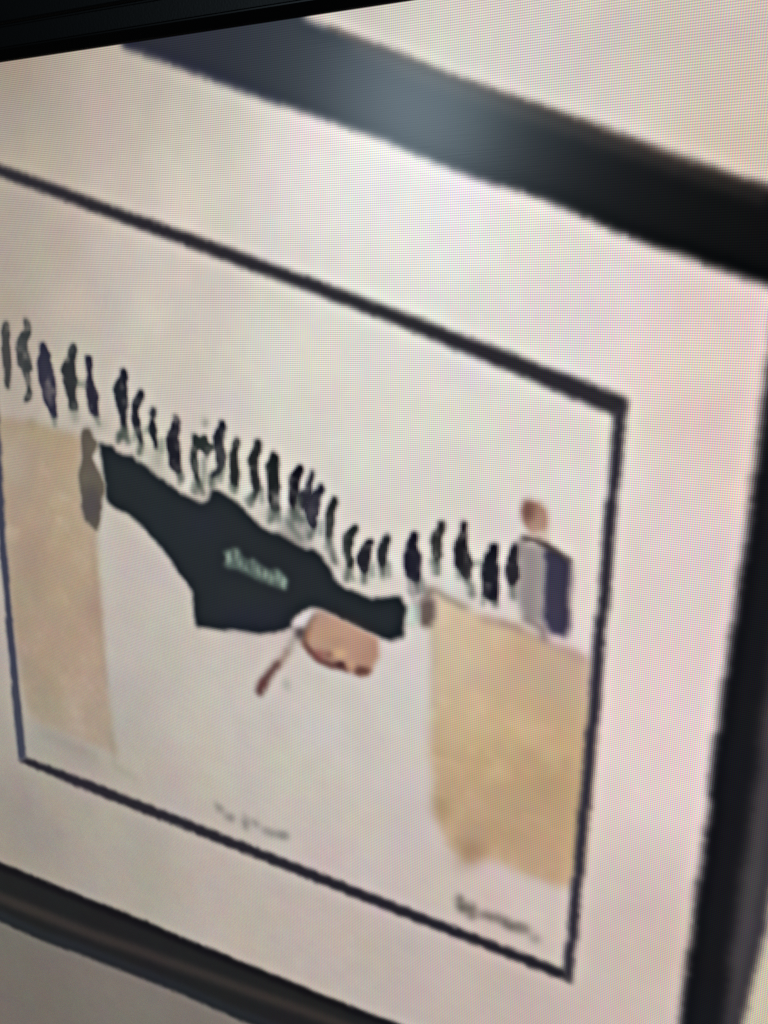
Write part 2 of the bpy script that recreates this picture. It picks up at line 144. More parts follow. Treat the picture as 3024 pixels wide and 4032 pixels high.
('poly','suit',[(-184.2,210.2),(-173.5,211.3),(-170.5,214.6),(-166.0,216.5),(-159.7,216.0),(-156.8,218.6),(-150.7,220.7),(-144.2,225.8),(-138.4,228.5),(-133.2,231.4),(-126.7,235.0),(-118.8,237.4),(-111.7,239.8),(-107.8,238.2),(-105.8,231.2),(-101.0,230.8),(-95.6,233.9),(-86.5,238.5),(-79.8,243.9),(-75.0,248.6),(-68.1,251.3),(-65.6,252.4),(-63.0,251.3),(-55.6,255.0),(-45.8,259.1),(-40.8,257.7),(-36.1,261.6),(-31.1,267.9),(-28.4,273.7),(-22.1,277.5),(-15.4,278.7),(-8.5,280.8),(-2.4,280.2),(2.8,278.7),(9.7,277.2),(11.5,281.9),(14.0,282.0),(13.6,284.9),(11.7,291.1),(11.6,299.3),(4.5,303.0),(0.4,301.9),(-7.7,300.2),(-15.8,297.7),(-24.0,295.4),(-30.7,292.8),(-36.3,291.1),(-41.9,290.6),(-47.6,293.8),(-52.3,298.2),(-55.6,302.6),(-56.0,304.8),(-61.3,307.3),(-67.9,309.4),(-76.5,311.9),(-83.7,312.0),(-93.7,312.2),(-102.6,314.3),(-112.7,314.3),(-120.1,314.6),(-120.7,305.7),(-121.1,293.8),(-124.6,289.0),(-130.3,283.3),(-136.0,275.5),(-143.2,268.6),(-150.5,261.6),(-156.4,257.0),(-161.1,253.6),(-166.3,250.3),(-173.4,249.0),(-178.9,245.9),(-181.3,243.2),(-181.4,232.7),(-181.7,223.1),(-182.9,214.8)],(38,43,47),1.4,1.12),
('poly',None,[(-55.5,297.6),(-57.3,300.1),(-62.5,302.7),(-70.3,305.2),(-79.6,307.1),(-89.0,308.2),(-97.1,308.2),(-102.6,307.1),(-104.4,305.2),(-102.4,302.6),(-96.8,299.9),(-88.6,297.4),(-79.2,295.5),(-70.0,294.6),(-62.3,294.7),(-57.2,295.7)],(38,40,58),6,0.6),
('poly',None,[(-103.0,250.6),(-103.9,253.9),(-106.2,256.9),(-109.5,259.1),(-113.3,260.2),(-117.1,259.9),(-120.2,258.5),(-122.2,255.9),(-122.8,252.7),(-121.9,249.4),(-119.6,246.4),(-116.2,244.2),(-112.4,243.2),(-108.7,243.5),(-105.6,245.0),(-103.6,247.5)],(40,44,58),6,0.5),
('poly',None,[(-67.5,287.2),(-68.8,289.6),(-72.5,291.9),(-78.0,294.0),(-84.5,295.4),(-91.1,295.9),(-96.7,295.5),(-100.4,294.1),(-101.6,292.1),(-100.2,289.7),(-96.3,287.3),(-90.7,285.2),(-84.1,283.9),(-77.7,283.4),(-72.3,283.9),(-68.7,285.2)],(44,50,50),6,0.5),
('poly',None,[(-43.8,254.9),(-44.7,257.8),(-47.3,260.4),(-51.2,262.4),(-55.8,263.5),(-60.4,263.6),(-64.3,262.5),(-66.9,260.4),(-67.7,257.7),(-66.7,254.8),(-64.0,252.2),(-60.1,250.2),(-55.5,249.1),(-50.9,249.2),(-47.1,250.3),(-44.6,252.3)],(34,36,38),6,0.5),
('poly',None,[(-140.7,229.3),(-142.0,232.3),(-145.5,235.1),(-150.7,237.2),(-156.7,238.3),(-162.7,238.3),(-167.7,237.1),(-171.0,234.9),(-172.0,232.0),(-170.5,228.9),(-166.9,226.1),(-161.6,224.0),(-155.5,223.0),(-149.7,223.1),(-144.8,224.3),(-141.6,226.5)],(40,46,52),8,0.5),
('stroke','suit',[(-36.2,290.0,1.6),(-26.8,292.2,2.7),(-15.8,294.7,2.7),(-5.0,298.1,2.1)],(58,42,40),2,0.6),
('poly','shoe',[(-194.4,202.2),(-189.9,201.9),(-187.8,206.3),(-184.6,210.5),(-186.5,213.8),(-189.7,217.9),(-188.1,223.0),(-185.3,227.9),(-182.5,232.9),(-182.3,239.4),(-185.2,244.2),(-185.1,248.2),(-187.0,256.3),(-189.4,263.9),(-192.3,263.6),(-195.6,259.2),(-198.9,258.2),(-199.7,249.6),(-200.6,241.0),(-201.1,233.1),(-200.1,227.1),(-197.4,221.1),(-197.1,213.3),(-196.9,206.8)],(98,90,80),1.3,1.2),
('poly',None,[(-185.7,246.3),(-186.6,250.6),(-188.4,254.5),(-190.8,257.2),(-193.4,258.3),(-196.0,257.7),(-197.9,255.4),(-199.0,251.9),(-199.1,247.5),(-198.2,243.1),(-196.4,239.3),(-194.0,236.7),(-191.4,235.6),(-188.9,236.2),(-187.0,238.5),(-185.9,242.0)],(80,73,76),3,0.8),
('poly',None,[(-184.5,227.9),(-185.0,229.4),(-186.0,230.7),(-187.4,231.7),(-189.0,232.1),(-190.5,232.0),(-191.8,231.2),(-192.6,230.0),(-192.8,228.5),(-192.3,227.0),(-191.3,225.6),(-189.9,224.7),(-188.3,224.3),(-186.7,224.4),(-185.5,225.2),(-184.7,226.4)],(100,96,92),3,0.6),
('poly',None,[(-195.8,231.4),(-196.0,232.7),(-196.5,233.8),(-197.2,234.5),(-197.9,234.8),(-198.6,234.6),(-199.1,234.0),(-199.4,232.9),(-199.4,231.7),(-199.2,230.4),(-198.7,229.3),(-198.0,228.5),(-197.3,228.2),(-196.6,228.4),(-196.1,229.1),(-195.8,230.1)],(138,124,104),3,0.6),
('poly',None,[(-185.9,211.9),(-186.2,212.9),(-186.7,213.7),(-187.4,214.3),(-188.2,214.6),(-189.0,214.5),(-189.6,213.9),(-189.9,213.1),(-190.0,212.2),(-189.8,211.2),(-189.2,210.3),(-188.5,209.7),(-187.7,209.4),(-187.0,209.6),(-186.4,210.1),(-186.0,210.9)],(134,124,104),3,0.5),
('poly','shoe',[(-188.0,203.4),(-188.3,204.3),(-189.2,205.1),(-190.4,205.6),(-191.9,205.9),(-193.3,205.8),(-194.4,205.4),(-195.2,204.7),(-195.4,203.9),(-195.0,203.0),(-194.1,202.2),(-192.9,201.6),(-191.5,201.4),(-190.1,201.5),(-188.9,201.9),(-188.2,202.6)],(98,92,82),3,0.5),
('stroke','shoe',[(-191.8,263.5,2.7),(-192.9,270.4,2.7),(-192.1,275.7,2.7)],(142,128,114),3,0.4),
('poly','suit_lettering',[(-98.7,266.0),(-94.6,265.0),(-92.3,263.2),(-88.6,263.1),(-86.7,267.2),(-82.6,269.4),(-79.4,267.6),(-76.3,269.6),(-72.2,272.0),(-68.2,273.4),(-64.0,271.7),(-60.0,273.9),(-57.9,278.5),(-58.0,283.3),(-62.3,282.9),(-68.4,281.9),(-74.6,280.9),(-82.9,278.3),(-89.1,276.3),(-95.5,275.8),(-99.5,274.6),(-97.1,270.5)],(86,101,95),1.2,0.9),
('poly',None,[(-93.5,269.1),(-93.8,270.6),(-94.2,271.9),(-94.9,272.8),(-95.6,273.2),(-96.4,273.0),(-97.0,272.2),(-97.3,271.0),(-97.4,269.6),(-97.2,268.1),(-96.7,266.9),(-96.1,266.0),(-95.3,265.6),(-94.6,265.8),(-94.0,266.5),(-93.6,267.7)],(150,168,154),1.1,0.75),
('poly',None,[(-88.7,266.7),(-88.8,267.9),(-89.2,269.0),(-89.6,269.7),(-90.2,270.0),(-90.7,269.8),(-91.1,269.2),(-91.4,268.2),(-91.4,267.0),(-91.3,265.8),(-90.9,264.7),(-90.5,263.9),(-89.9,263.6),(-89.4,263.8),(-89.0,264.5),(-88.7,265.4)],(138,156,144),1.1,0.65),
('poly',None,[(-86.0,271.9),(-86.2,272.9),(-86.6,273.7),(-87.1,274.3),(-87.8,274.6),(-88.4,274.5),(-89.0,274.0),(-89.3,273.3),(-89.4,272.4),(-89.2,271.4),(-88.8,270.6),(-88.3,270.0),(-87.6,269.7),(-87.0,269.8),(-86.4,270.3),(-86.1,271.0)],(140,158,146),1.1,0.6),
('poly',None,[(-82.7,273.8),(-82.8,274.7),(-83.1,275.5),(-83.6,276.0),(-84.1,276.3),(-84.5,276.2),(-84.9,275.7),(-85.2,275.0),(-85.2,274.2),(-85.1,273.3),(-84.8,272.5),(-84.4,272.0),(-83.9,271.8),(-83.4,271.9),(-83.0,272.3),(-82.8,273.0)],(132,148,138),1.1,0.6),
('poly',None,[(-78.7,271.9),(-78.8,273.4),(-79.0,274.6),(-79.3,275.5),(-79.6,275.8),(-79.9,275.5),(-80.2,274.8),(-80.3,273.6),(-80.3,272.1),(-80.2,270.7),(-80.0,269.5),(-79.7,268.6),(-79.4,268.3),(-79.1,268.5),(-78.8,269.3),(-78.7,270.5)],(120,136,128),1.1,0.7),
('poly',None,[(-74.3,274.6),(-74.4,275.9),(-74.8,276.9),(-75.4,277.7),(-76.0,278.0),(-76.7,277.9),(-77.2,277.2),(-77.5,276.3),(-77.6,275.1),(-77.4,273.8),(-77.1,272.7),(-76.5,272.0),(-75.8,271.7),(-75.2,271.8),(-74.7,272.4),(-74.4,273.4)],(142,160,146),1.1,0.7),
('poly',None,[(-70.4,276.0),(-70.5,277.1),(-70.9,278.1),(-71.4,278.8),(-71.9,279.1),(-72.5,279.0),(-72.9,278.4),(-73.2,277.5),(-73.3,276.3),(-73.1,275.2),(-72.8,274.2),(-72.3,273.5),(-71.8,273.2),(-71.2,273.3),(-70.8,273.9),(-70.5,274.8)],(150,168,152),1.1,0.7),
('poly',None,[(-66.1,277.7),(-66.3,278.8),(-66.7,279.8),(-67.2,280.4),(-67.8,280.7),(-68.5,280.6),(-69.0,280.1),(-69.3,279.2),(-69.4,278.2),(-69.3,277.1),(-68.9,276.1),(-68.3,275.4),(-67.7,275.1),(-67.1,275.3),(-66.5,275.8),(-66.2,276.7)],(152,172,154),1.1,0.7),
('poly',None,[(-61.9,276.2),(-62.0,277.8),(-62.4,279.2),(-62.9,280.1),(-63.4,280.5),(-64.0,280.3),(-64.4,279.4),(-64.7,278.2),(-64.8,276.6),(-64.6,275.0),(-64.3,273.7),(-63.8,272.7),(-63.2,272.3),(-62.7,272.6),(-62.2,273.4),(-62.0,274.7)],(146,168,156),1.1,0.7),
('poly',None,[(-58.3,279.0),(-58.5,280.4),(-58.8,281.7),(-59.4,282.5),(-60.0,282.9),(-60.6,282.7),(-61.2,282.0),(-61.5,280.8),(-61.6,279.4),(-61.4,278.0),(-61.0,276.7),(-60.5,275.9),(-59.9,275.5),(-59.2,275.7),(-58.7,276.4),(-58.4,277.6)],(160,182,168),1.1,0.75),
('poly',None,[(-91.6,266.3),(-91.7,267.4),(-91.9,268.3),(-92.3,268.9),(-92.6,269.2),(-92.9,269.0),(-93.2,268.4),(-93.3,267.5),(-93.3,266.5),(-93.2,265.4),(-93.0,264.5),(-92.7,263.8),(-92.4,263.6),(-92.0,263.7),(-91.8,264.3),(-91.6,265.2)],(58,68,66),1.0,0.65),
('poly',None,[(-84.4,270.0),(-84.5,271.1),(-84.7,272.1),(-85.0,272.7),(-85.3,273.0),(-85.6,272.8),(-85.9,272.2),(-86.0,271.3),(-86.1,270.3),(-85.9,269.2),(-85.7,268.2),(-85.4,267.6),(-85.1,267.3),(-84.8,267.5),(-84.5,268.1),(-84.4,269.0)],(58,68,66),1.0,0.65),
('poly',None,[(-81.0,272.2),(-81.1,273.3),(-81.3,274.2),(-81.6,274.9),(-81.9,275.1),(-82.2,275.0),(-82.5,274.4),(-82.6,273.5),(-82.7,272.4),(-82.6,271.4),(-82.3,270.4),(-82.0,269.8),(-81.7,269.5),(-81.4,269.7),(-81.2,270.3),(-81.0,271.2)],(58,68,66),1.0,0.65),
('poly',None,[(-73.0,273.2),(-73.1,274.3),(-73.3,275.3),(-73.6,275.9),(-73.9,276.2),(-74.2,276.0),(-74.5,275.4),(-74.6,274.5),(-74.7,273.5),(-74.6,272.4),(-74.4,271.5),(-74.1,270.8),(-73.7,270.6),(-73.4,270.7),(-73.2,271.3),(-73.0,272.2)],(58,68,66),1.0,0.65),
('poly',None,[(-65.0,274.1),(-65.1,275.1),(-65.3,276.1),(-65.6,276.7),(-65.9,276.9),(-66.2,276.8),(-66.5,276.2),(-66.6,275.3),(-66.6,274.3),(-66.6,273.2),(-66.4,272.3),(-66.1,271.6),(-65.8,271.4),(-65.4,271.6),(-65.2,272.1),(-65.0,273.0)],(58,68,66),1.0,0.65),
('poly','head',[(-40.8,292.5),(-36.8,292.4),(-31.8,293.8),(-25.1,295.6),(-18.5,297.7),(-10.4,300.3),(-3.4,302.5),(-2.6,307.1),(-3.0,313.4),(-5.4,318.1),(-7.9,324.1),(-11.4,325.8),(-16.9,325.2),(-21.4,324.2),(-25.3,323.0),(-30.9,324.0),(-36.6,322.9),(-42.3,320.1),(-46.9,317.1),(-50.3,313.3),(-49.4,309.6),(-46.7,306.0),(-44.9,301.4),(-42.5,297.0)],(178,143,125),1.5,1.1),
('stroke','head',[(-47.4,312.6,2.8),(-43.4,317.3,3.4),(-37.7,321.2,3.3),(-30.9,322.7,3.9),(-24.7,322.1,4.1),(-21.4,323.4,2.7)],(92,60,58),1.3,0.85),
('stroke','head',[(-40.8,293.8,2.7),(-44.3,300.2,3.3),(-46.7,306.0,3.9),(-47.9,311.6,3.4)],(112,88,78),1.4,0.8),
('poly',None,[(-7.3,321.9),(-7.7,323.1),(-8.8,324.2),(-10.5,325.2),(-12.5,325.8),(-14.5,325.9),(-16.2,325.6),(-17.3,324.8),(-17.7,323.8),(-17.3,322.6),(-16.2,321.4),(-14.5,320.5),(-12.5,319.9),(-10.5,319.8),(-8.8,320.1),(-7.7,320.8)],(96,64,58),1.4,0.85),
('poly',None,[(-21.9,321.1),(-22.1,322.0),(-22.8,322.8),(-23.8,323.5),(-25.0,323.9),(-26.2,323.9),(-27.2,323.6),(-27.8,323.0),(-28.1,322.2),(-27.8,321.3),(-27.2,320.4),(-26.1,319.7),(-25.0,319.4),(-23.8,319.3),(-22.8,319.6),(-22.1,320.2)],(78,50,50),1.3,0.85),
('poly',None,[(-34.8,317.4),(-35.1,318.5),(-35.8,319.5),(-37.0,320.3),(-38.3,320.8),(-39.6,320.8),(-40.7,320.4),(-41.4,319.6),(-41.7,318.6),(-41.4,317.6),(-40.7,316.5),(-39.5,315.8),(-38.2,315.3),(-36.9,315.3),(-35.8,315.7),(-35.1,316.5)],(134,72,74),1.8,0.7),
('poly',None,[(-29.2,316.4),(-29.4,317.3),(-30.0,318.1),(-30.9,318.7),(-32.0,319.1),(-33.1,319.1),(-34.0,318.8),(-34.6,318.2),(-34.8,317.4),(-34.6,316.6),(-34.0,315.8),(-33.0,315.1),(-32.0,314.8),(-30.9,314.8),(-30.0,315.1),(-29.4,315.7)],(112,68,60),1.6,0.75),
('poly',None,[(-20.8,313.4),(-21.1,314.5),(-22.1,315.5),(-23.5,316.3),(-25.2,316.8),(-26.9,316.9),(-28.4,316.6),(-29.4,315.9),(-29.7,314.9),(-29.4,313.8),(-28.4,312.8),(-26.9,312.0),(-25.2,311.5),(-23.5,311.4),(-22.1,311.7),(-21.1,312.4)],(214,174,132),1.8,0.7),
('poly',None,[(-25.7,303.6),(-26.4,305.5),(-28.2,307.4),(-30.9,308.9),(-34.2,309.8),(-37.4,310.0),(-40.2,309.4),(-42.0,308.1),(-42.7,306.4),(-42.0,304.4),(-40.1,302.6),(-37.3,301.1),(-34.1,300.2),(-30.9,300.0),(-28.2,300.6),(-26.3,301.9)],(190,152,114),4,0.6),
('poly',None,[(-12.5,302.5),(-13.2,304.0),(-15.1,305.5),(-17.9,306.8),(-21.3,307.6),(-24.7,307.9),(-27.6,307.6),(-29.5,306.7),(-30.2,305.4),(-29.5,303.9),(-27.6,302.3),(-24.7,301.1),(-21.3,300.2),(-17.9,300.0),(-15.1,300.3),(-13.2,301.2)],(190,156,134),4,0.6),
('poly',None,[(-7.7,308.0),(-8.1,310.0),(-9.5,312.0),(-11.7,313.5),(-14.2,314.3),(-16.7,314.4),(-18.8,313.6),(-20.3,312.1),(-20.8,310.2),(-20.3,308.1),(-18.8,306.1),(-16.7,304.6),(-14.2,303.8),(-11.7,303.8),(-9.6,304.6),(-8.2,306.0)],(180,142,122),4,0.6),
('poly',None,[(-16.6,320.1),(-16.8,321.3),(-17.4,322.3),(-18.2,323.1),(-19.1,323.5),(-20.1,323.5),(-20.9,323.0),(-21.4,322.1),(-21.6,321.0),(-21.4,319.8),(-20.9,318.8),(-20.1,318.0),(-19.1,317.6),(-18.2,317.7),(-17.4,318.2),(-16.8,319.0)],(192,154,124),1.6,0.8),
('poly',None,[(-22.4,308.4),(-22.8,309.4),(-23.9,310.5),(-25.5,311.3),(-27.4,311.9),(-29.4,312.0),(-31.0,311.7),(-32.1,311.0),(-32.5,310.0),(-32.1,309.0),(-31.0,307.9),(-29.3,307.1),(-27.4,306.5),(-25.5,306.4),(-23.9,306.7),(-22.8,307.4)],(160,122,104),2.5,0.5),
('poly',None,[(-7.6,314.3),(-7.9,315.5),(-8.7,316.7),(-10.0,317.6),(-11.4,318.1),(-12.9,318.1),(-14.1,317.7),(-15.0,316.8),(-15.3,315.6),(-15.0,314.3),(-14.1,313.2),(-12.9,312.3),(-11.4,311.8),(-10.0,311.7),(-8.7,312.2),(-7.9,313.1)],(162,122,104),2.5,0.5),
('poly',None,[(-44.3,307.7),(-44.4,309.0),(-44.7,310.1),(-45.1,310.9),(-45.6,311.2),(-46.1,311.0),(-46.5,310.4),(-46.8,309.4),(-46.8,308.1),(-46.7,306.9),(-46.4,305.8),(-46.0,305.0),(-45.5,304.7),(-45.0,304.9),(-44.6,305.5),(-44.4,306.5)],(190,122,84),1.6,0.6),
('poly',None,[(-32.3,293.6),(-32.6,294.2),(-33.5,294.9),(-34.8,295.4),(-36.3,295.8),(-37.8,295.9),(-39.1,295.7),(-39.9,295.4),(-40.2,294.8),(-39.9,294.1),(-39.1,293.5),(-37.8,292.9),(-36.3,292.6),(-34.8,292.5),(-33.5,292.6),(-32.6,293.0)],(150,136,120),2,0.7),
('poly',None,[(-3.3,308.3),(-3.5,310.7),(-4.0,312.8),(-4.6,314.3),(-5.5,314.9),(-6.3,314.6),(-7.0,313.3),(-7.5,311.4),(-7.6,309.0),(-7.5,306.6),(-7.0,304.5),(-6.3,303.0),(-5.5,302.4),(-4.7,302.7),(-4.0,303.9),(-3.5,305.9)],(168,126,110),3,0.5),
('poly','collar',[(-54.4,300.7),(-50.0,297.1),(-45.4,293.7),(-41.3,291.4),(-39.1,292.2),(-42.8,295.7),(-45.3,298.8),(-47.2,302.3),(-50.1,304.0),(-53.0,303.9),(-55.0,303.0)],(206,198,200),1.5,1.0),
('poly',None,[(-49.1,309.1),(-49.3,310.3),(-50.1,311.5),(-51.3,312.4),(-52.6,312.9),(-54.0,312.9),(-55.1,312.4),(-55.8,311.4),(-56.1,310.2),(-55.8,308.9),(-55.0,307.7),(-53.8,306.8),(-52.5,306.4),(-51.2,306.4),(-50.0,306.9),(-49.3,307.8)],(120,116,112),4,0.3),
('poly','necktie',[(-53.6,304.9),(-50.1,303.8),(-46.4,304.0),(-47.3,308.2),(-50.3,311.4),(-53.2,310.8),(-54.3,307.7)],(84,72,72),1.6,1.0),
('stroke','necktie',[(-53.1,309.7,2.3),(-56.2,314.6,2.5),(-58.6,320.0,2.5)],(138,130,118),1.8,0.8),
('stroke','necktie',[(-58.6,319.4,2.5),(-62.3,325.0,3.2),(-66.0,329.6,3.7)],(134,110,98),1.8,0.9),
('stroke','necktie',[(-64.8,327.7,3.2),(-69.8,334.2,4.3),(-74.9,342.0,5.5),(-77.8,347.7,5.3)],(94,66,64),1.6,1),
('poly',None,[(-73.4,342.2),(-73.6,343.4),(-74.1,344.4),(-75.0,345.2),(-75.9,345.6),(-76.9,345.6),(-77.6,345.1),(-78.1,344.3),(-78.3,343.2),(-78.1,342.1),(-77.5,341.0),(-76.7,340.3),(-75.7,339.9),(-74.8,339.9),(-74.0,340.4),(-73.5,341.2)],(112,60,60),2,0.5),
('poly','necktie_tip',[(-57.6,339.2),(-57.7,340.4),(-58.1,341.5),(-58.7,342.3),(-59.4,342.7),(-60.1,342.6),(-60.7,342.0),(-61.1,341.1),(-61.2,339.9),(-61.0,338.7),(-60.6,337.6),(-60.0,336.8),(-59.3,336.5),(-58.6,336.6),(-58.0,337.1),(-57.7,338.1)],(124,138,118),2.2,0.7),
('poly',None,[(-57.7,332.5),(-57.8,334.3),(-58.0,335.8),(-58.3,336.8),(-58.7,337.2),(-59.1,336.9),(-59.4,336.0),(-59.5,334.6),(-59.6,332.9),(-59.5,331.2),(-59.2,329.7),(-58.9,328.6),(-58.5,328.2),(-58.2,328.5),(-57.9,329.4),(-57.7,330.8)],(176,160,150),3,0.4),
('poly','hand',[(20.0,279.0),(23.1,277.3),(25.6,275.3),(28.7,277.5),(29.0,281.8),(28.8,287.6),(27.4,291.2),(21.7,292.5),(19.9,287.3),(19.4,282.4)],(112,97,90),1.6,1.05),
('poly',None,[(28.4,272.2),(28.2,273.2),(27.5,274.1),(26.4,274.8),(25.2,275.2),(23.9,275.2),(22.8,274.8),(22.0,274.1),(21.8,273.2),(22.0,272.2),(22.7,271.3),(23.8,270.6),(25.1,270.3),(26.3,270.3),(27.4,270.6),(28.1,271.3)],(126,114,100),2.5,0.75),
('stroke','hand',[(21.0,278.4,1.7),(23.9,275.5,2.1),(26.3,272.3,1.6)],(104,90,80),1.4,0.8),
('poly','cuff',[(13.9,282.0),(17.5,280.2),(20.2,282.3),(19.7,289.0),(15.9,292.6),(12.5,291.0)],(184,198,186),1.5,0.9),
('stroke','cuff',[(16.5,275.0,1.3),(17.9,279.3,1.5),(19.2,283.3,1.7),(18.9,288.3,1.5)],(116,116,110),1.4,0.7),
('poly',None,[(18.5,291.3),(18.3,291.8),(17.8,292.3),(16.9,292.7),(16.0,293.0),(15.0,293.1),(14.1,292.9),(13.6,292.6),(13.4,292.1),(13.6,291.6),(14.1,291.1),(14.9,290.7),(15.9,290.5),(16.9,290.4),(17.7,290.6),(18.3,290.9)],(128,134,116),2,0.5),
('poly','onlooker',[(72.6,241.6),(83.2,241.9),(84.0,261.8),(84.9,279.6),(79.9,278.8),(75.1,278.7),(71.6,271.8),(70.9,255.5),(70.8,245.4)],(148,140,138),1.7,1),
('poly','onlooker',[(83.2,241.9),(86.7,242.6),(92.1,244.8),(95.6,247.3),(96.2,252.2),(96.4,264.1),(96.6,276.2),(96.4,286.8),(92.8,285.0),(88.5,284.5),(86.0,281.9),(84.5,278.1),(83.9,257.8)],(66,63,80),1.4,1.05),
('stroke','onlooker',[(72.9,239.2,2.4),(78.0,238.6,2.9),(83.5,240.7,3.3),(87.1,242.9,2.3),(95.6,247.3,1.4)],(58,48,48),1.2,1),
('stroke','onlooker',[(75.0,279.1,2.3),(80.4,280.8,2.7),(84.9,283.4,3.2),(85.9,288.2,2.4)],(88,72,74),1.8,0.85),
('stroke','onlooker',[(95.3,248.3,1.0),(96.4,264.1,1.0),(96.6,284.3,1.0)],(82,64,70),1.8,0.6),
('poly',None,[(93.7,286.5),(93.5,287.4),(92.9,288.4),(91.9,289.1),(90.7,289.4),(89.5,289.5),(88.5,289.1),(87.8,288.4),(87.5,287.5),(87.7,286.5),(88.3,285.6),(89.3,284.9),(90.4,284.5),(91.6,284.5),(92.7,284.9),(93.4,285.6)],(216,192,192),3,0.5),
('poly','onlooker',[(72.5,221.5),(75.6,220.8),(79.4,221.3),(83.2,223.5),(84.1,227.3),(84.0,232.4),(82.6,235.1),(76.3,235.8),(73.8,233.5),(72.0,229.4),(72.0,224.7)],(172,140,124),1.4,1.2),
('stroke','onlooker',[(73.0,239.8,2.0),(71.2,244.2,1.7),(70.8,249.4,1.4)],(92,84,82),1.5,0.7),
('stroke','onlooker',[(76.7,245.1,1.6),(77.2,262.8,1.6),(78.2,276.6,1.6)],(128,120,122),2,0.4),
('stroke','onlooker',[(81.4,244.5,1.6),(82.4,262.0,1.6),(83.0,276.2,1.6)],(172,164,164),2,0.4),
('poly','onlooker',[(94.2,254.4),(94.0,256.4),(93.2,258.2),(91.9,259.5),(90.3,260.1),(88.7,260.0),(87.2,259.0),(86.2,257.5),(85.8,255.5),(86.0,253.5),(86.8,251.7),(88.1,250.4),(89.7,249.8),(91.3,250.0),(92.7,251.0),(93.7,252.5)],(56,54,76),4,0.5),
('poly',None,[(74.7,235.0),(83.9,233.6),(85.2,237.4),(83.4,239.5),(78.0,238.2),(74.8,238.1)],(196,172,158),1.6,0.8),
('poly',None,[(77.7,224.9),(77.6,227.0),(77.0,228.8),(76.0,230.1),(74.9,230.6),(73.7,230.3),(72.6,229.3),(71.9,227.6),(71.5,225.5),(71.7,223.4),(72.2,221.5),(73.2,220.3),(74.4,219.7),(75.6,220.0),(76.6,221.1),(77.4,222.8)],(112,80,72),1.8,0.85),
('poly',None,[(82.9,222.4),(82.7,223.2),(82.0,223.9),(80.9,224.4),(79.6,224.7),(78.3,224.7),(77.1,224.4),(76.4,223.8),(76.1,223.1),(76.3,222.3),(77.0,221.6),(78.1,221.1),(79.4,220.8),(80.7,220.8),(81.9,221.1),(82.6,221.7)],(140,112,98),3,0.5),
('poly',None,[(86.1,232.2),(86.1,233.7),(85.8,235.0),(85.4,235.9),(84.8,236.2),(84.2,236.0),(83.7,235.2),(83.3,234.0),(83.1,232.5),(83.1,231.0),(83.4,229.7),(83.8,228.8),(84.4,228.5),(85.0,228.7),(85.5,229.5),(85.9,230.7)],(196,176,158),4,0.4),
('poly',None,[(-57.3,242.3),(-57.5,244.1),(-57.8,245.7),(-58.3,246.8),(-58.9,247.2),(-59.4,246.9),(-59.9,245.9),(-60.1,244.4),(-60.2,242.6),(-60.1,240.8),(-59.7,239.3),(-59.2,238.2),(-58.7,237.8),(-58.1,238.1),(-57.7,239.1),(-57.4,240.6)],(214,226,216),2,0.5),
('poly',None,[(-35.0,245.0),(-35.2,246.8),(-35.6,248.4),(-36.2,249.4),(-36.9,249.9),(-37.6,249.6),(-38.2,248.7),(-38.6,247.2),(-38.7,245.4),(-38.5,243.7),(-38.1,242.1),(-37.5,241.1),(-36.8,240.6),(-36.1,240.9),(-35.5,241.8),(-35.2,243.3)],(214,226,216),2,0.5),
('poly',None,[(-79.8,231.4),(-80.0,233.1),(-80.6,234.5),(-81.4,235.5),(-82.4,235.9),(-83.3,235.7),(-84.1,234.8),(-84.6,233.5),(-84.7,231.8),(-84.5,230.2),(-83.9,228.7),(-83.0,227.7),(-82.1,227.3),(-81.2,227.6),(-80.4,228.4),(-79.9,229.8)],(214,226,216),2,0.5),
('poly',None,[(-56.2,231.3),(-56.4,233.8),(-56.9,235.9),(-57.5,237.3),(-58.3,237.9),(-59.0,237.4),(-59.6,236.1),(-59.9,234.1),(-60.0,231.7),(-59.8,229.3),(-59.3,227.2),(-58.7,225.8),(-58.0,225.2),(-57.3,225.6),(-56.7,226.9),(-56.3,228.9)],(214,226,216),2,0.5),
('poly',None,[(-119.1,228.4),(-119.4,230.1),(-120.1,231.6),(-121.0,232.6),(-122.0,233.0),(-123.0,232.8),(-123.8,231.9),(-124.3,230.5),(-124.4,228.8),(-124.1,227.1),(-123.5,225.6),(-122.6,224.6),(-121.5,224.2),(-120.5,224.4),(-119.7,225.3),(-119.2,226.7)],(214,226,216),2,0.5),
('poly',None,[(-147.6,217.2),(-147.9,217.9),(-148.6,218.5),(-149.7,219.0),(-151.0,219.2),(-152.3,219.2),(-153.3,218.9),(-154.0,218.4),(-154.2,217.7),(-153.9,217.0),(-153.1,216.3),(-152.0,215.9),(-150.7,215.7),(-149.5,215.7),(-148.4,216.0),(-147.8,216.5)],(214,226,216),2,0.5),
('poly',None,[(-157.3,207.2),(-157.5,208.2),(-157.9,209.1),(-158.5,209.7),(-159.1,210.0),(-159.8,209.8),(-160.3,209.3),(-160.5,208.4),(-160.6,207.4),(-160.4,206.4),(-160.0,205.5),(-159.4,204.9),(-158.7,204.6),(-158.1,204.8),(-157.6,205.3),(-157.3,206.2)],(214,226,216),2,0.5),
('poly',None,[(-24.8,270.1),(-24.9,271.1),(-25.3,272.0),(-25.9,272.7),(-26.6,272.9),(-27.3,272.8),(-27.9,272.4),(-28.3,271.6),(-28.4,270.6),(-28.3,269.6),(-27.9,268.7),(-27.3,268.1),(-26.6,267.8),(-25.9,267.9),(-25.3,268.4),(-24.9,269.2)],(214,226,216),2,0.5),
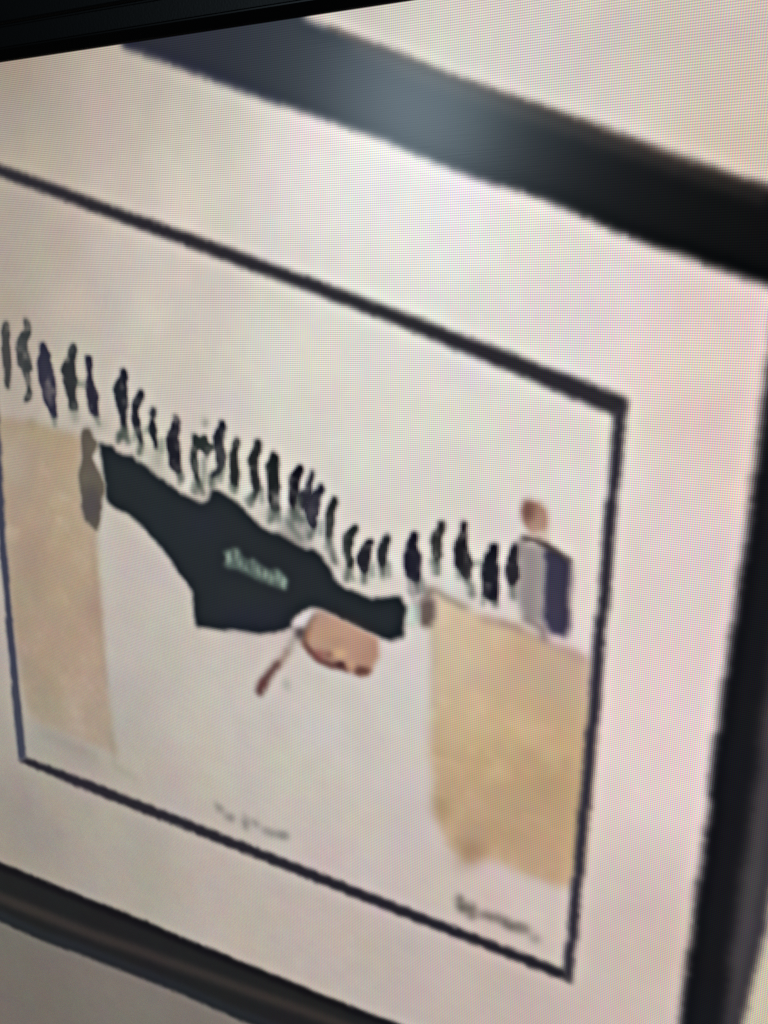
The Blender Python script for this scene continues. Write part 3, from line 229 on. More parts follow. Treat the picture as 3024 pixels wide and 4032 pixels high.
('poly',None,[(-4.2,265.7),(-4.4,267.2),(-4.7,268.5),(-5.3,269.4),(-6.0,269.7),(-6.7,269.5),(-7.2,268.8),(-7.6,267.6),(-7.8,266.2),(-7.6,264.7),(-7.3,263.5),(-6.7,262.6),(-6.0,262.2),(-5.3,262.4),(-4.8,263.2),(-4.4,264.3)],(214,226,216),2,0.5),
('poly',None,[(7.8,260.1),(7.7,262.4),(7.2,264.5),(6.6,265.9),(5.7,266.5),(4.9,266.1),(4.2,264.9),(3.7,262.9),(3.5,260.6),(3.7,258.2),(4.1,256.2),(4.8,254.8),(5.6,254.2),(6.4,254.6),(7.1,255.8),(7.6,257.7)],(214,226,216),2,0.5),
('poly',None,[(38.5,266.2),(38.4,267.6),(37.9,268.8),(37.1,269.7),(36.2,270.1),(35.2,270.0),(34.4,269.3),(33.9,268.2),(33.6,266.8),(33.8,265.4),(34.3,264.2),(35.1,263.3),(36.0,262.9),(36.9,263.0),(37.7,263.7),(38.3,264.8)],(214,226,216),2,0.5),
('poly',None,[(64.1,262.7),(64.0,264.5),(63.9,266.0),(63.5,267.1),(63.1,267.5),(62.6,267.2),(62.2,266.3),(61.9,264.8),(61.8,263.0),(61.8,261.2),(62.0,259.6),(62.3,258.6),(62.7,258.1),(63.2,258.4),(63.6,259.4),(63.9,260.9)],(214,226,216),2,0.5),
('poly',None,[(-60.4,231.6),(-60.5,233.9),(-60.8,235.9),(-61.1,237.2),(-61.5,237.7),(-61.9,237.2),(-62.1,236.0),(-62.3,234.1),(-62.3,231.8),(-62.2,229.5),(-61.9,227.6),(-61.6,226.3),(-61.2,225.8),(-60.9,226.2),(-60.6,227.5),(-60.4,229.4)],(214,226,216),2,0.5),
('poly',None,[(-101.9,214.8),(-102.0,215.8),(-102.3,216.7),(-102.7,217.3),(-103.1,217.5),(-103.6,217.3),(-103.9,216.8),(-104.1,216.0),(-104.1,215.0),(-104.0,214.0),(-103.7,213.1),(-103.3,212.6),(-102.9,212.3),(-102.5,212.5),(-102.2,213.0),(-101.9,213.8)],(214,226,216),2,0.5),
('poly',None,[(-110.5,214.6),(-110.7,216.1),(-111.0,217.4),(-111.4,218.3),(-111.9,218.6),(-112.3,218.3),(-112.6,217.5),(-112.8,216.3),(-112.8,214.8),(-112.7,213.3),(-112.3,212.0),(-111.9,211.1),(-111.5,210.8),(-111.1,211.1),(-110.7,211.9),(-110.6,213.1)],(214,226,216),2,0.5),
('poly',None,[(-23.3,258.4),(-23.5,260.0),(-23.9,261.4),(-24.5,262.4),(-25.2,262.8),(-25.8,262.6),(-26.4,261.7),(-26.8,260.4),(-26.9,258.8),(-26.8,257.2),(-26.4,255.8),(-25.8,254.8),(-25.1,254.4),(-24.4,254.6),(-23.8,255.5),(-23.5,256.8)],(214,226,216),2,0.5),
('poly',None,[(-62.7,248.5),(-62.9,249.0),(-63.5,249.5),(-64.3,249.8),(-65.2,250.0),(-66.1,250.0),(-66.9,249.8),(-67.4,249.5),(-67.6,249.0),(-67.4,248.5),(-66.8,248.0),(-66.0,247.6),(-65.1,247.4),(-64.2,247.4),(-63.4,247.6),(-62.9,248.0)],(214,226,216),2,0.5),
('poly','fig0',[(-249.9,140.6),(-246.9,141.4),(-246.5,145.5),(-247.9,151.8),(-247.9,159.1),(-247.9,166.4),(-248.7,170.1),(-250.5,177.1),(-250.6,180.8),(-253.2,181.4),(-253.7,177.7),(-253.0,172.1),(-253.8,165.7),(-253.6,157.4),(-253.1,151.0),(-252.4,145.6)],[76,76,74],1.25,1.75),
('poly','fig1',[(-233.7,139.1),(-230.8,139.5),(-229.9,142.6),(-230.5,147.9),(-233.3,151.1),(-234.1,154.7),(-233.4,159.7),(-231.9,165.0),(-231.1,168.2),(-233.7,169.6),(-234.4,172.8),(-233.8,177.9),(-233.4,182.4),(-233.8,186.1),(-237.7,187.7),(-240.8,187.9),(-238.0,184.9),(-236.4,181.6),(-236.4,176.6),(-237.7,172.5),(-239.1,168.0),(-241.9,166.2),(-242.3,161.7),(-241.6,156.2),(-240.6,152.6),(-238.9,149.0),(-233.9,145.3),(-233.8,142.2)],[68,71,70],1.25,1.75),
('poly','fig2',[(-222.7,153.1),(-219.2,153.5),(-218.3,156.2),(-216.3,159.7),(-216.7,163.3),(-215.4,168.1),(-214.2,173.5),(-213.9,179.4),(-214.7,183.9),(-214.7,189.4),(-214.7,195.4),(-216.1,196.8),(-219.1,196.5),(-219.6,192.4),(-222.5,189.3),(-224.5,185.3),(-224.0,180.7),(-225.4,177.1),(-226.3,171.7),(-226.4,166.7),(-225.3,162.6),(-222.8,158.9),(-222.7,155.8)],[58,57,70],1.25,1.75),
('poly','fig3',[(-199.8,153.6),(-196.3,153.1),(-195.7,156.1),(-196.9,159.7),(-198.3,161.9),(-198.2,166.7),(-197.5,171.6),(-196.4,175.1),(-198.8,177.9),(-198.9,181.9),(-198.5,187.3),(-198.3,190.9),(-203.6,191.1),(-203.8,187.1),(-204.7,181.2),(-206.3,176.8),(-207.2,171.5),(-208.0,168.4),(-205.5,163.8),(-202.8,160.2),(-200.7,157.1)],[56,58,60],1.25,1.75),
('stroke','fig3',[(-201.1,190.1,4.7),(-200.7,194.6,4.9),(-200.7,197.3,4.2)],(122,126,116),2.2,0.7),
('poly','fig4',[(-188.4,159.9),(-185.6,160.2),(-184.4,162.8),(-185.2,165.5),(-186.3,168.1),(-186.1,171.6),(-185.0,175.1),(-183.9,178.6),(-182.1,181.6),(-182.8,185.6),(-182.7,190.5),(-182.4,194.1),(-185.3,194.5),(-188.0,192.1),(-189.3,187.7),(-189.6,182.4),(-190.6,177.5),(-189.4,173.9),(-188.3,170.8),(-188.5,167.3),(-189.3,163.8)],[54,52,64],1.25,1.75),
('poly','fig5',[(-163.4,166.2),(-160.7,166.3),(-159.9,169.7),(-160.7,172.8),(-161.2,176.7),(-161.0,181.0),(-160.9,186.2),(-161.9,191.6),(-163.0,195.6),(-162.8,200.4),(-164.6,201.4),(-165.7,197.9),(-165.9,193.5),(-167.2,189.2),(-168.2,184.8),(-169.1,181.4),(-170.2,178.4),(-168.8,175.2),(-166.1,172.5),(-163.7,169.9)],[46,48,54],1.25,1.75),
('poly','fig6',[(-150.7,177.1),(-148.9,178.3),(-149.4,181.8),(-151.8,184.9),(-153.6,188.1),(-154.2,192.0),(-153.1,195.5),(-152.8,199.0),(-152.0,203.3),(-151.6,208.2),(-153.1,210.0),(-154.0,207.4),(-154.8,203.9),(-156.7,200.1),(-157.8,195.7),(-157.4,190.9),(-157.3,186.5),(-155.4,182.9),(-152.5,180.2)],[46,48,54],1.25,1.75),
('poly','fig7',[(-143.8,186.7),(-141.2,187.0),(-141.1,190.0),(-142.7,193.6),(-142.4,196.6),(-141.3,200.0),(-141.8,203.6),(-140.9,207.4),(-140.7,211.4),(-142.0,211.5),(-143.1,207.6),(-144.5,203.7),(-146.9,199.5),(-145.0,196.3),(-144.3,193.2),(-144.6,189.8)],[46,48,54],1.25,1.75),
('stroke','fig7',[(-141.3,210.5,1.8),(-140.9,214.0,2.4),(-141.0,218.5,2.0)],(118,116,106),2,0.6),
('poly','fig8',[(-128.8,191.5),(-126.2,191.4),(-125.3,193.9),(-125.8,197.8),(-126.8,201.7),(-126.3,206.5),(-125.8,212.1),(-126.1,217.4),(-125.4,222.6),(-126.5,224.2),(-130.2,222.5),(-132.7,220.1),(-133.2,215.3),(-133.6,210.0),(-133.8,204.8),(-133.1,200.8),(-130.2,197.6),(-128.7,194.5)],[42,42,50],1.25,1.75),
('poly','fig9',[(-116.3,200.0),(-114.0,200.7),(-112.1,203.1),(-109.4,200.8),(-107.4,201.1),(-107.1,204.5),(-105.2,206.5),(-102.1,205.4),(-101.7,208.0),(-105.8,209.1),(-107.0,212.2),(-107.6,214.4),(-108.9,210.2),(-111.3,207.8),(-113.9,208.4),(-114.7,212.7),(-114.2,218.3),(-113.7,223.5),(-113.0,229.6),(-115.0,229.3),(-115.8,224.6),(-117.1,220.3),(-118.2,215.2),(-118.4,210.9),(-115.9,207.7),(-116.0,203.4)],[54,60,58],1.25,1.75),
('poly','fig9',[(-106.1,193.8),(-106.2,194.8),(-106.6,195.6),(-107.1,196.2),(-107.7,196.4),(-108.3,196.2),(-108.7,195.7),(-109.0,195.0),(-109.1,194.0),(-108.9,193.1),(-108.6,192.3),(-108.1,191.7),(-107.5,191.5),(-106.9,191.6),(-106.4,192.1),(-106.1,192.9)],(100,106,96),1.7,0.8),
('poly','fig10',[(-97.5,191.7),(-95.5,192.4),(-95.2,195.7),(-96.3,199.2),(-97.0,203.8),(-96.2,208.4),(-94.8,210.9),(-96.0,214.4),(-97.1,217.9),(-98.7,220.6),(-101.9,222.6),(-104.5,225.4),(-106.0,223.8),(-104.3,221.5),(-101.2,219.5),(-100.1,216.4),(-100.9,212.6),(-101.2,208.8),(-102.1,205.4),(-101.9,201.2),(-100.7,197.7),(-98.2,196.3)],[48,50,56],1.25,1.75),
('poly','fig11',[(-89.0,201.2),(-86.5,201.1),(-86.4,204.4),(-87.7,207.4),(-88.2,212.1),(-87.6,216.3),(-87.3,221.4),(-87.8,227.4),(-90.5,228.5),(-92.4,226.1),(-92.2,220.9),(-91.5,215.7),(-91.9,211.5),(-92.3,209.9),(-90.2,206.3),(-89.6,203.3)],[52,54,54],1.25,1.75),
('poly','fig12',[(-75.9,201.2),(-73.5,201.0),(-72.1,203.4),(-73.6,206.9),(-74.7,211.1),(-74.6,215.3),(-75.0,219.5),(-74.2,223.7),(-73.3,227.0),(-75.3,230.6),(-76.9,233.3),(-78.6,234.3),(-78.3,231.7),(-77.2,229.0),(-78.6,224.9),(-79.2,220.7),(-79.5,215.7),(-80.6,212.4),(-78.5,208.9),(-76.5,205.4)],[52,54,54],1.25,1.75),
('poly','fig13',[(-66.0,207.2),(-63.2,206.5),(-61.6,208.9),(-61.7,213.5),(-62.1,219.3),(-62.2,225.2),(-61.9,231.9),(-61.6,238.2),(-63.5,240.1),(-66.4,239.1),(-67.7,234.5),(-68.3,228.2),(-67.9,222.3),(-67.8,218.5),(-69.1,215.3),(-67.1,212.6),(-66.3,210.1)],[44,48,48],1.25,1.75),
('poly','fig14',[(-50.2,213.3),(-47.4,213.1),(-47.0,216.3),(-48.5,219.3),(-50.4,221.6),(-50.4,225.7),(-50.5,229.0),(-51.5,234.2),(-52.1,238.4),(-54.0,238.6),(-54.8,233.6),(-54.9,227.8),(-55.5,222.0),(-55.4,219.9),(-52.6,217.2),(-50.7,215.4)],[38,38,44],1.25,1.75),
('poly','fig15',[(-41.7,215.3),(-39.9,216.2),(-40.9,219.9),(-42.3,223.3),(-41.7,226.2),(-43.1,230.0),(-45.0,232.7),(-46.9,236.6),(-48.3,237.2),(-48.7,233.0),(-50.5,230.7),(-49.6,228.5),(-45.8,225.7),(-43.7,221.8),(-42.5,218.4)],[48,48,56],1.25,1.75),
('poly','fig16',[(-36.6,222.4),(-34.8,222.3),(-34.4,224.7),(-36.2,227.7),(-37.2,231.9),(-38.1,237.0),(-39.1,241.3),(-39.6,245.5),(-41.0,247.8),(-42.4,245.0),(-44.2,242.7),(-45.1,239.4),(-46.0,235.7),(-44.0,231.8),(-42.2,228.7),(-39.4,226.4),(-37.5,224.6)],[46,46,56],1.25,1.75),
('poly','fig17',[(-29.0,228.3),(-27.2,227.7),(-26.8,230.1),(-28.1,233.1),(-29.1,236.9),(-29.1,241.1),(-29.6,245.3),(-30.1,249.5),(-32.4,252.3),(-33.2,249.0),(-32.7,244.8),(-33.2,239.8),(-32.2,235.2),(-29.9,231.3)],[52,56,54],1.25,1.75),
('poly','fig18',[(-16.6,242.2),(-14.8,242.0),(-15.3,245.0),(-17.5,247.7),(-18.4,251.5),(-18.8,256.6),(-18.4,260.7),(-18.4,265.8),(-20.6,266.0),(-21.5,261.1),(-22.4,257.0),(-23.3,252.5),(-22.8,248.7),(-20.1,245.1)],[56,60,58],1.25,1.75),
('poly','fig19',[(-9.1,249.4),(-6.1,249.4),(-6.9,252.8),(-8.2,256.3),(-8.2,260.4),(-9.1,264.3),(-10.4,268.2),(-11.7,267.6),(-13.1,265.2),(-14.8,262.1),(-14.8,258.7),(-13.1,255.2),(-10.9,252.0)],[48,48,54],1.25,1.75),
('poly','fig20',[(1.2,244.9),(3.4,244.3),(3.4,247.1),(2.1,250.9),(1.3,255.1),(0.9,259.3),(0.1,263.9),(-1.2,263.7),(-2.5,259.7),(-3.0,256.1),(-2.2,251.8),(-0.5,248.4)],[56,58,60],1.25,1.75),
('poly','fig21',[(16.0,242.1),(18.5,241.8),(18.1,245.0),(17.3,248.3),(18.2,251.9),(20.4,254.4),(19.6,258.6),(19.7,262.6),(20.2,266.6),(18.9,268.8),(16.0,267.6),(13.0,266.0),(12.5,261.9),(12.4,257.4),(12.2,253.0),(13.2,248.8),(14.8,245.4)],[46,46,56],1.25,1.75),
('poly','fig22',[(29.8,234.7),(32.6,234.8),(32.7,238.3),(31.2,241.2),(30.4,244.4),(30.9,248.3),(30.6,253.2),(29.5,257.3),(28.2,256.3),(27.3,252.0),(26.8,248.0),(25.5,245.0),(27.1,242.0),(29.5,239.0)],[64,64,62],1.25,1.75),
('poly','fig23',[(42.0,234.5),(44.0,234.3),(44.5,237.8),(43.8,242.1),(44.3,246.0),(45.7,250.9),(47.7,253.8),(47.4,257.0),(46.8,261.1),(45.3,264.0),(43.6,262.3),(41.5,259.0),(39.0,256.9),(38.9,252.9),(38.4,248.2),(39.1,244.2),(41.0,241.7),(42.1,238.0)],[48,46,50],1.25,1.75),
('poly','fig24',[(57.1,243.7),(59.8,243.4),(60.3,246.8),(59.3,250.4),(60.6,254.1),(60.8,258.8),(60.6,263.1),(60.8,267.8),(60.6,272.6),(58.2,272.2),(54.6,270.3),(53.7,266.1),(53.5,260.2),(53.3,255.1),(54.3,251.4),(56.5,247.6)],[44,44,52],1.25,1.75),
('poly','fig25',[(68.2,242.8),(70.4,242.1),(70.2,246.0),(70.0,250.2),(70.6,254.0),(70.7,258.3),(70.2,263.0),(68.7,264.0),(66.7,261.9),(65.4,259.0),(65.3,254.7),(65.9,250.8),(67.2,246.4)],[54,52,58],1.25,1.75),
('stroke',None,[(-164.5,200.5,3.6),(-167.7,205.2,3.6),(-169.3,208.0,3.6)],(78,86,80),1.2,0.85),
('stroke',None,[(-163.9,200.5,3.6),(-162.3,204.9,3.6),(-162.0,208.0,3.6)],(78,86,80),1.2,0.85),
('stroke',None,[(-152.8,209.6,3.6),(-154.4,213.7,3.6)],(78,86,80),1.2,0.85),
('stroke',None,[(-164.3,205.0,3.6),(-168.2,204.3,3.6)],(78,86,80),1.2,0.85),
('stroke',None,[(-90.0,228.0,3.3),(-89.9,231.0,3.3)],(78,86,80),1.2,0.85),
('stroke',None,[(-78.4,233.4,3.3),(-80.0,237.4,3.3)],(78,86,80),1.2,0.85),
('stroke',None,[(-65.0,239.4,3.3),(-65.6,243.7,3.3)],(78,86,80),1.2,0.85),
('stroke',None,[(-114.0,229.2,3.4),(-116.3,233.4,3.5)],(78,86,80),1.2,0.85),
('stroke',None,[(-113.5,229.2,3.4),(-111.1,233.8,3.4)],(78,86,80),1.2,0.85),
('stroke',None,[(-105.5,224.6,3.4),(-105.2,228.9,3.4)],(78,86,80),1.2,0.85),
('stroke',None,[(-53.2,238.1,3.2),(-52.2,242.6,3.2)],(78,86,80),1.2,0.85),
('stroke',None,[(-41.0,247.4,3.2),(-43.4,251.4,3.2)],(78,86,80),1.2,0.85),
('stroke',None,[(-31.9,251.8,3.2),(-30.1,257.9,3.2),(-28.3,263.2,3.2)],(78,86,80),1.2,0.85),
('stroke',None,[(-20.7,267.1,3.1),(-21.6,272.3,3.2)],(78,86,80),1.2,0.85),
('stroke',None,[(-11.1,267.9,3.1),(-11.3,272.1,3.1)],(78,86,80),1.2,0.85),
('stroke',None,[(-0.3,263.6,3.1),(-0.7,267.8,3.1)],(78,86,80),1.2,0.85),
('stroke',None,[(18.5,268.5,3.0),(19.0,273.4,3.0)],(78,86,80),1.2,0.85),
('stroke',None,[(29.1,257.0,2.9),(29.6,261.7,2.9)],(78,86,80),1.2,0.85),
('stroke',None,[(45.3,263.6,2.9),(47.8,266.9,2.9),(47.9,270.9,2.9)],(78,86,80),1.2,0.85),
('stroke',None,[(68.7,263.6,2.8),(69.0,269.4,2.8)],(78,86,80),1.2,0.85),
('stroke',None,[(59.4,272.4,2.8),(60.7,274.6,2.8)],(78,86,80),1.2,0.85),
('stroke',None,[(-127.0,223.6,3.5),(-125.7,227.0,3.5)],(78,86,80),1.2,0.85),
('stroke',None,[(-51.6,239.2,3.2),(-47.5,243.0,3.2)],(78,86,80),1.2,0.85),
('stroke',None,[(-49.6,230.6,3.2),(-50.2,237.4,3.2)],(78,86,80),1.2,0.85),
('stroke',None,[(-124.7,224.4,2.7),(-127.1,229.5,2.7)],(96,106,98),1.2,0.7),
('stroke',None,[(-117.0,228.2,2.7),(-118.4,233.2,2.7)],(96,106,98),1.2,0.7),
('stroke',None,[(-109.6,214.5,2.6),(-109.5,221.4,2.6),(-110.8,227.7,2.7)],(96,106,98),1.2,0.7),
('stroke',None,[(-100.8,221.6,2.6),(-103.6,227.5,2.6)],(96,106,98),1.2,0.7),
('stroke',None,[(-96.6,217.8,2.6),(-98.9,224.9,2.6)],(96,106,98),1.2,0.7),
('stroke',None,[(-92.0,227.3,2.6),(-92.1,230.8,2.6)],(96,106,98),1.2,0.7),
('stroke',None,[(-82.4,235.5,2.6),(-76.8,230.3,2.6)],(96,106,98),1.2,0.7),
('stroke',None,[(-72.8,226.5,2.5),(-72.6,235.0,2.6)],(96,106,98),1.2,0.7),
('stroke',None,[(-67.8,238.8,2.5),(-68.5,245.3,2.6)],(96,106,98),1.2,0.7),
('stroke',None,[(-62.6,239.6,2.5),(-61.7,243.7,2.5)],(96,106,98),1.2,0.7),
('stroke',None,[(-54.5,237.5,2.5),(-53.7,246.3,2.5)],(96,106,98),1.2,0.7),
('stroke',None,[(-50.7,239.2,2.5),(-49.0,245.8,2.5)],(96,106,98),1.2,0.7),
('stroke',None,[(-66.8,239.9,2.5),(-68.0,246.0,2.6)],(96,106,98),1.2,0.7),
('stroke',None,[(-63.0,239.5,2.5),(-62.6,243.7,2.5)],(96,106,98),1.2,0.7),
('stroke',None,[(-57.4,243.2,2.5),(-53.2,248.7,2.5),(-49.1,253.4,2.5)],(96,106,98),1.2,0.7),
('stroke',None,[(-46.9,238.7,2.5),(-45.2,246.1,2.5),(-44.4,252.0,2.5)],(96,106,98),1.2,0.7),
('stroke',None,[(-31.4,251.8,2.5),(-33.3,256.6,2.5)],(96,106,98),1.2,0.7),
('stroke',None,[(-35.9,241.8,2.4),(-36.9,249.4,2.5)],(96,106,98),1.2,0.7),
('stroke',None,[(-19.8,267.8,2.4),(-17.5,271.7,2.4)],(96,106,98),1.2,0.7),
('stroke',None,[(-6.0,261.8,2.4),(-6.9,268.2,2.4)],(96,106,98),1.2,0.7),
('stroke',None,[(2.7,259.9,2.4),(3.2,266.8,2.4)],(96,106,98),1.2,0.7),
('stroke',None,[(14.7,267.4,2.3),(15.7,274.7,2.3)],(96,106,98),1.2,0.7),
('stroke',None,[(21.4,266.5,2.3),(22.4,272.9,2.3)],(96,106,98),1.2,0.7),
('stroke',None,[(26.4,255.7,2.3),(27.8,261.6,2.3)],(96,106,98),1.2,0.7),
('stroke',None,[(49.3,254.8,2.2),(51.7,253.7,2.2)],(96,106,98),1.2,0.7),
('stroke',None,[(41.5,259.0,2.2),(41.2,263.0,2.2)],(96,106,98),1.2,0.7),
('stroke',None,[(54.6,270.3,2.2),(54.0,274.8,2.2)],(96,106,98),1.2,0.7),
('stroke',None,[(-196.8,175.5,2.9),(-191.1,176.2,2.8)],(96,106,98),1.2,0.7),
('stroke',None,[(-217.9,196.4,3.0),(-216.6,201.0,3.0)],(96,106,98),1.2,0.7),
('stroke',None,[(-184.7,194.2,2.8),(-182.8,198.1,2.8)],(96,106,98),1.2,0.7),
('stroke',None,[(-147.4,199.1,2.7),(-149.7,201.4,2.7)],(96,106,98),1.2,0.7),
('stroke',None,[(-137.6,205.0,2.7),(-138.0,211.6,2.7)],(96,106,98),1.2,0.7),
('stroke',None,[(-156.3,201.8,2.8),(-157.7,206.3,2.8)],(96,106,98),1.2,0.7),
('poly','border_top',[(-258.4,47.2),(-242.1,52.7),(-87.7,102.4),(-0.8,130.8),(116.1,169.8),(116.4,173.8),(111.7,178.2),(-0.8,137.5),(-88.0,109.5),(-243.0,59.3),(-255.4,54.7)],(57,54,58),1.4,1.04),
('poly','border_right',[(116.2,170.5),(113.1,350.8),(109.8,476.8),(105.0,472.0),(108.1,352.0),(111.2,175.8)],(62,58,66),1.4,1.04),
('poly','border_bottom',[(-268.1,433.7),(-209.3,438.4),(1.8,459.9),(104.9,470.0),(109.8,476.8),(1.9,466.9),(-210.1,446.5),(-275.5,438.6)],(51,48,54),1.35,1.04),
('poly','border_left',[(-275.5,438.6),(-274.3,370.7),(-273.3,323.6),(-272.4,278.2),(-270.8,234.6),(-262.7,49.0),(-254.6,49.5),(-264.1,234.0),(-266.9,277.6),(-267.8,322.7),(-267.5,369.5),(-268.2,434.5)],(72,73,86),1.4,1.15),
('poly','caption',[(-109.6,429.4),(-109.8,430.1),(-110.1,430.8),(-110.6,431.3),(-111.1,431.6),(-111.7,431.6),(-112.1,431.3),(-112.4,430.8),(-112.5,430.1),(-112.3,429.4),(-112.0,428.7),(-111.5,428.2),(-111.0,427.9),(-110.4,427.9),(-110.0,428.2),(-109.7,428.7)],(104,101,100),2.0,0.7200000000000001),
('poly','caption',[(-106.4,431.2),(-106.6,432.1),(-107.1,432.9),(-107.8,433.6),(-108.6,434.0),(-109.4,434.0),(-110.1,433.7),(-110.5,433.1),(-110.7,432.4),(-110.4,431.5),(-110.0,430.7),(-109.2,430.0),(-108.4,429.6),(-107.6,429.6),(-106.9,429.9),(-106.5,430.4)],(104,101,100),2.0,0.8800000000000001),
('poly','caption',[(-102.5,434.5),(-102.7,435.0),(-103.1,435.5),(-103.7,435.9),(-104.5,436.2),(-105.2,436.3),(-105.9,436.2),(-106.3,435.9),(-106.4,435.5),(-106.2,435.0),(-105.8,434.5),(-105.1,434.1),(-104.4,433.8),(-103.7,433.7),(-103.0,433.8),(-102.6,434.1)],(104,101,100),2.0,0.48),
('poly','caption',[(-97.6,434.8),(-97.9,435.7),(-98.7,436.5),(-99.8,437.2),(-101.1,437.7),(-102.3,437.9),(-103.4,437.8),(-104.1,437.3),(-104.3,436.6),(-104.0,435.8),(-103.3,435.0),(-102.2,434.2),(-100.9,433.7),(-99.6,433.5),(-98.6,433.7),(-97.9,434.1)],(104,101,100),2.0,0.8800000000000001),
('poly','caption',[(-90.0,431.5),(-90.1,432.5),(-90.4,433.4),(-90.8,434.0),(-91.3,434.3),(-91.7,434.3),(-92.1,433.9),(-92.3,433.1),(-92.4,432.2),(-92.3,431.2),(-92.0,430.3),(-91.5,429.7),(-91.1,429.4),(-90.6,429.5),(-90.3,429.9),(-90.0,430.6)],(104,101,100),2.0,0.48),
('poly','caption',[(-87.9,436.7),(-88.2,438.2),(-88.8,439.6),(-89.6,440.6),(-90.6,441.2),(-91.6,441.2),(-92.4,440.6),(-93.0,439.5),(-93.1,438.1),(-92.9,436.6),(-92.3,435.3),(-91.4,434.3),(-90.4,433.7),(-89.4,433.7),(-88.6,434.3),(-88.1,435.3)],(104,101,100),2.0,0.672),
('poly','caption',[(-85.8,432.9),(-86.0,433.5),(-86.3,434.2),(-86.8,434.7),(-87.4,434.9),(-88.0,435.0),(-88.5,434.8),(-88.8,434.3),(-88.9,433.7),(-88.8,433.1),(-88.4,432.4),(-87.9,431.9),(-87.3,431.7),(-86.7,431.6),(-86.2,431.8),(-85.9,432.3)],(104,101,100),2.0,0.48),
('poly','caption',[(-80.2,434.2),(-80.4,434.9),(-81.0,435.7),(-81.8,436.3),(-82.8,436.7),(-83.8,436.8),(-84.6,436.7),(-85.2,436.2),(-85.3,435.6),(-85.1,434.9),(-84.5,434.1),(-83.7,433.5),(-82.7,433.1),(-81.7,433.0),(-80.9,433.1),(-80.4,433.6)],(104,101,100),2.0,0.8),
('poly','caption',[(-73.2,437.2),(-73.5,438.0),(-74.1,438.8),(-75.1,439.5),(-76.2,439.9),(-77.3,440.1),(-78.2,439.9),(-78.8,439.5),(-79.0,438.8),(-78.8,437.9),(-78.1,437.1),(-77.2,436.4),(-76.1,436.0),(-75.0,435.8),(-74.0,436.0),(-73.4,436.5)],(104,101,100),2.0,0.6400000000000001),
('poly','caption',[(-67.8,437.7),(-68.0,438.6),(-68.8,439.5),(-69.9,440.2),(-71.2,440.7),(-72.5,440.9),(-73.5,440.8),(-74.2,440.3),(-74.5,439.5),(-74.2,438.7),(-73.5,437.8),(-72.4,437.0),(-71.1,436.5),(-69.8,436.3),(-68.7,436.5),(-68.0,436.9)],(104,101,100),2.0,0.672),
('poly','caption',[(-63.6,436.9),(-63.8,437.7),(-64.4,438.5),(-65.2,439.2),(-66.2,439.6),(-67.1,439.7),(-67.9,439.5),(-68.4,439.0),(-68.6,438.3),(-68.4,437.5),(-67.9,436.7),(-67.0,436.1),(-66.1,435.7),(-65.1,435.6),(-64.3,435.8),(-63.8,436.2)],(104,101,100),2.0,0.8),
('poly','caption',[(-60.0,436.7),(-60.3,437.6),(-60.9,438.4),(-61.8,439.2),(-62.9,439.6),(-63.9,439.8),(-64.8,439.6),(-65.4,439.0),(-65.6,438.3),(-65.4,437.4),(-64.8,436.6),(-63.9,435.9),(-62.8,435.4),(-61.7,435.3),(-60.8,435.5),(-60.2,436.0)],(104,101,100),2.0,0.8),
('poly','signature',[(48.8,445.8),(48.6,447.0),(48.3,448.0),(47.7,448.9),(47.0,449.3),(46.3,449.3),(45.7,448.9),(45.3,448.0),(45.1,446.9),(45.2,445.7),(45.6,444.6),(46.2,443.8),(46.8,443.4),(47.5,443.4),(48.2,443.8),(48.6,444.7)],(88,82,77),2.0,1),
('poly','signature',[(50.8,450.1),(50.6,451.5),(50.1,452.7),(49.3,453.7),(48.3,454.3),(47.3,454.4),(46.5,453.9),(45.9,453.0),(45.6,451.8),(45.8,450.5),(46.3,449.2),(47.1,448.2),(48.1,447.6),(49.1,447.6),(50.0,448.0),(50.6,448.9)],(88,82,77),2.0,1),
('poly','signature',[(54.0,449.5),(53.9,450.7),(53.5,451.7),(52.9,452.5),(52.1,453.0),(51.3,453.0),(50.7,452.6),(50.2,451.8),(50.1,450.8),(50.2,449.7),(50.6,448.6),(51.2,447.8),(51.9,447.3),(52.7,447.3),(53.3,447.7),(53.8,448.5)],(88,82,77),2.0,0.8400000000000001),
('poly','signature',[(56.4,448.3),(56.3,449.3),(56.0,450.2),(55.4,451.0),(54.7,451.4),(54.0,451.4),(53.4,451.1),(53.0,450.4),(52.8,449.5),(52.9,448.5),(53.3,447.5),(53.9,446.8),(54.6,446.4),(55.2,446.4),(55.8,446.7),(56.3,447.4)],(88,82,77),2.0,1),
('poly','signature',[(56.6,453.3),(56.4,454.2),(55.9,455.1),(55.1,455.8),(54.1,456.3),(53.1,456.5),(52.3,456.3),(51.7,455.7),(51.5,455.0),(51.7,454.1),(52.2,453.2),(53.0,452.4),(54.0,452.0),(55.0,451.8),(55.8,452.0),(56.4,452.5)],(88,82,77),2.0,1),
('poly','signature',[(63.3,450.2),(63.1,451.1),(62.5,451.9),(61.6,452.7),(60.4,453.2),(59.3,453.4),(58.3,453.3),(57.6,452.9),(57.4,452.2),(57.6,451.3),(58.2,450.5),(59.2,449.7),(60.3,449.2),(61.4,449.0),(62.4,449.1),(63.1,449.5)],(88,82,77),2.0,0.798),
('poly','signature',[(67.0,450.7),(66.8,451.6),(66.3,452.6),(65.5,453.3),(64.6,453.8),(63.6,454.0),(62.8,453.7),(62.2,453.2),(62.0,452.3),(62.1,451.4),(62.7,450.5),(63.5,449.7),(64.4,449.2),(65.4,449.1),(66.2,449.3),(66.8,449.9)],(88,82,77),2.0,0.9450000000000001),
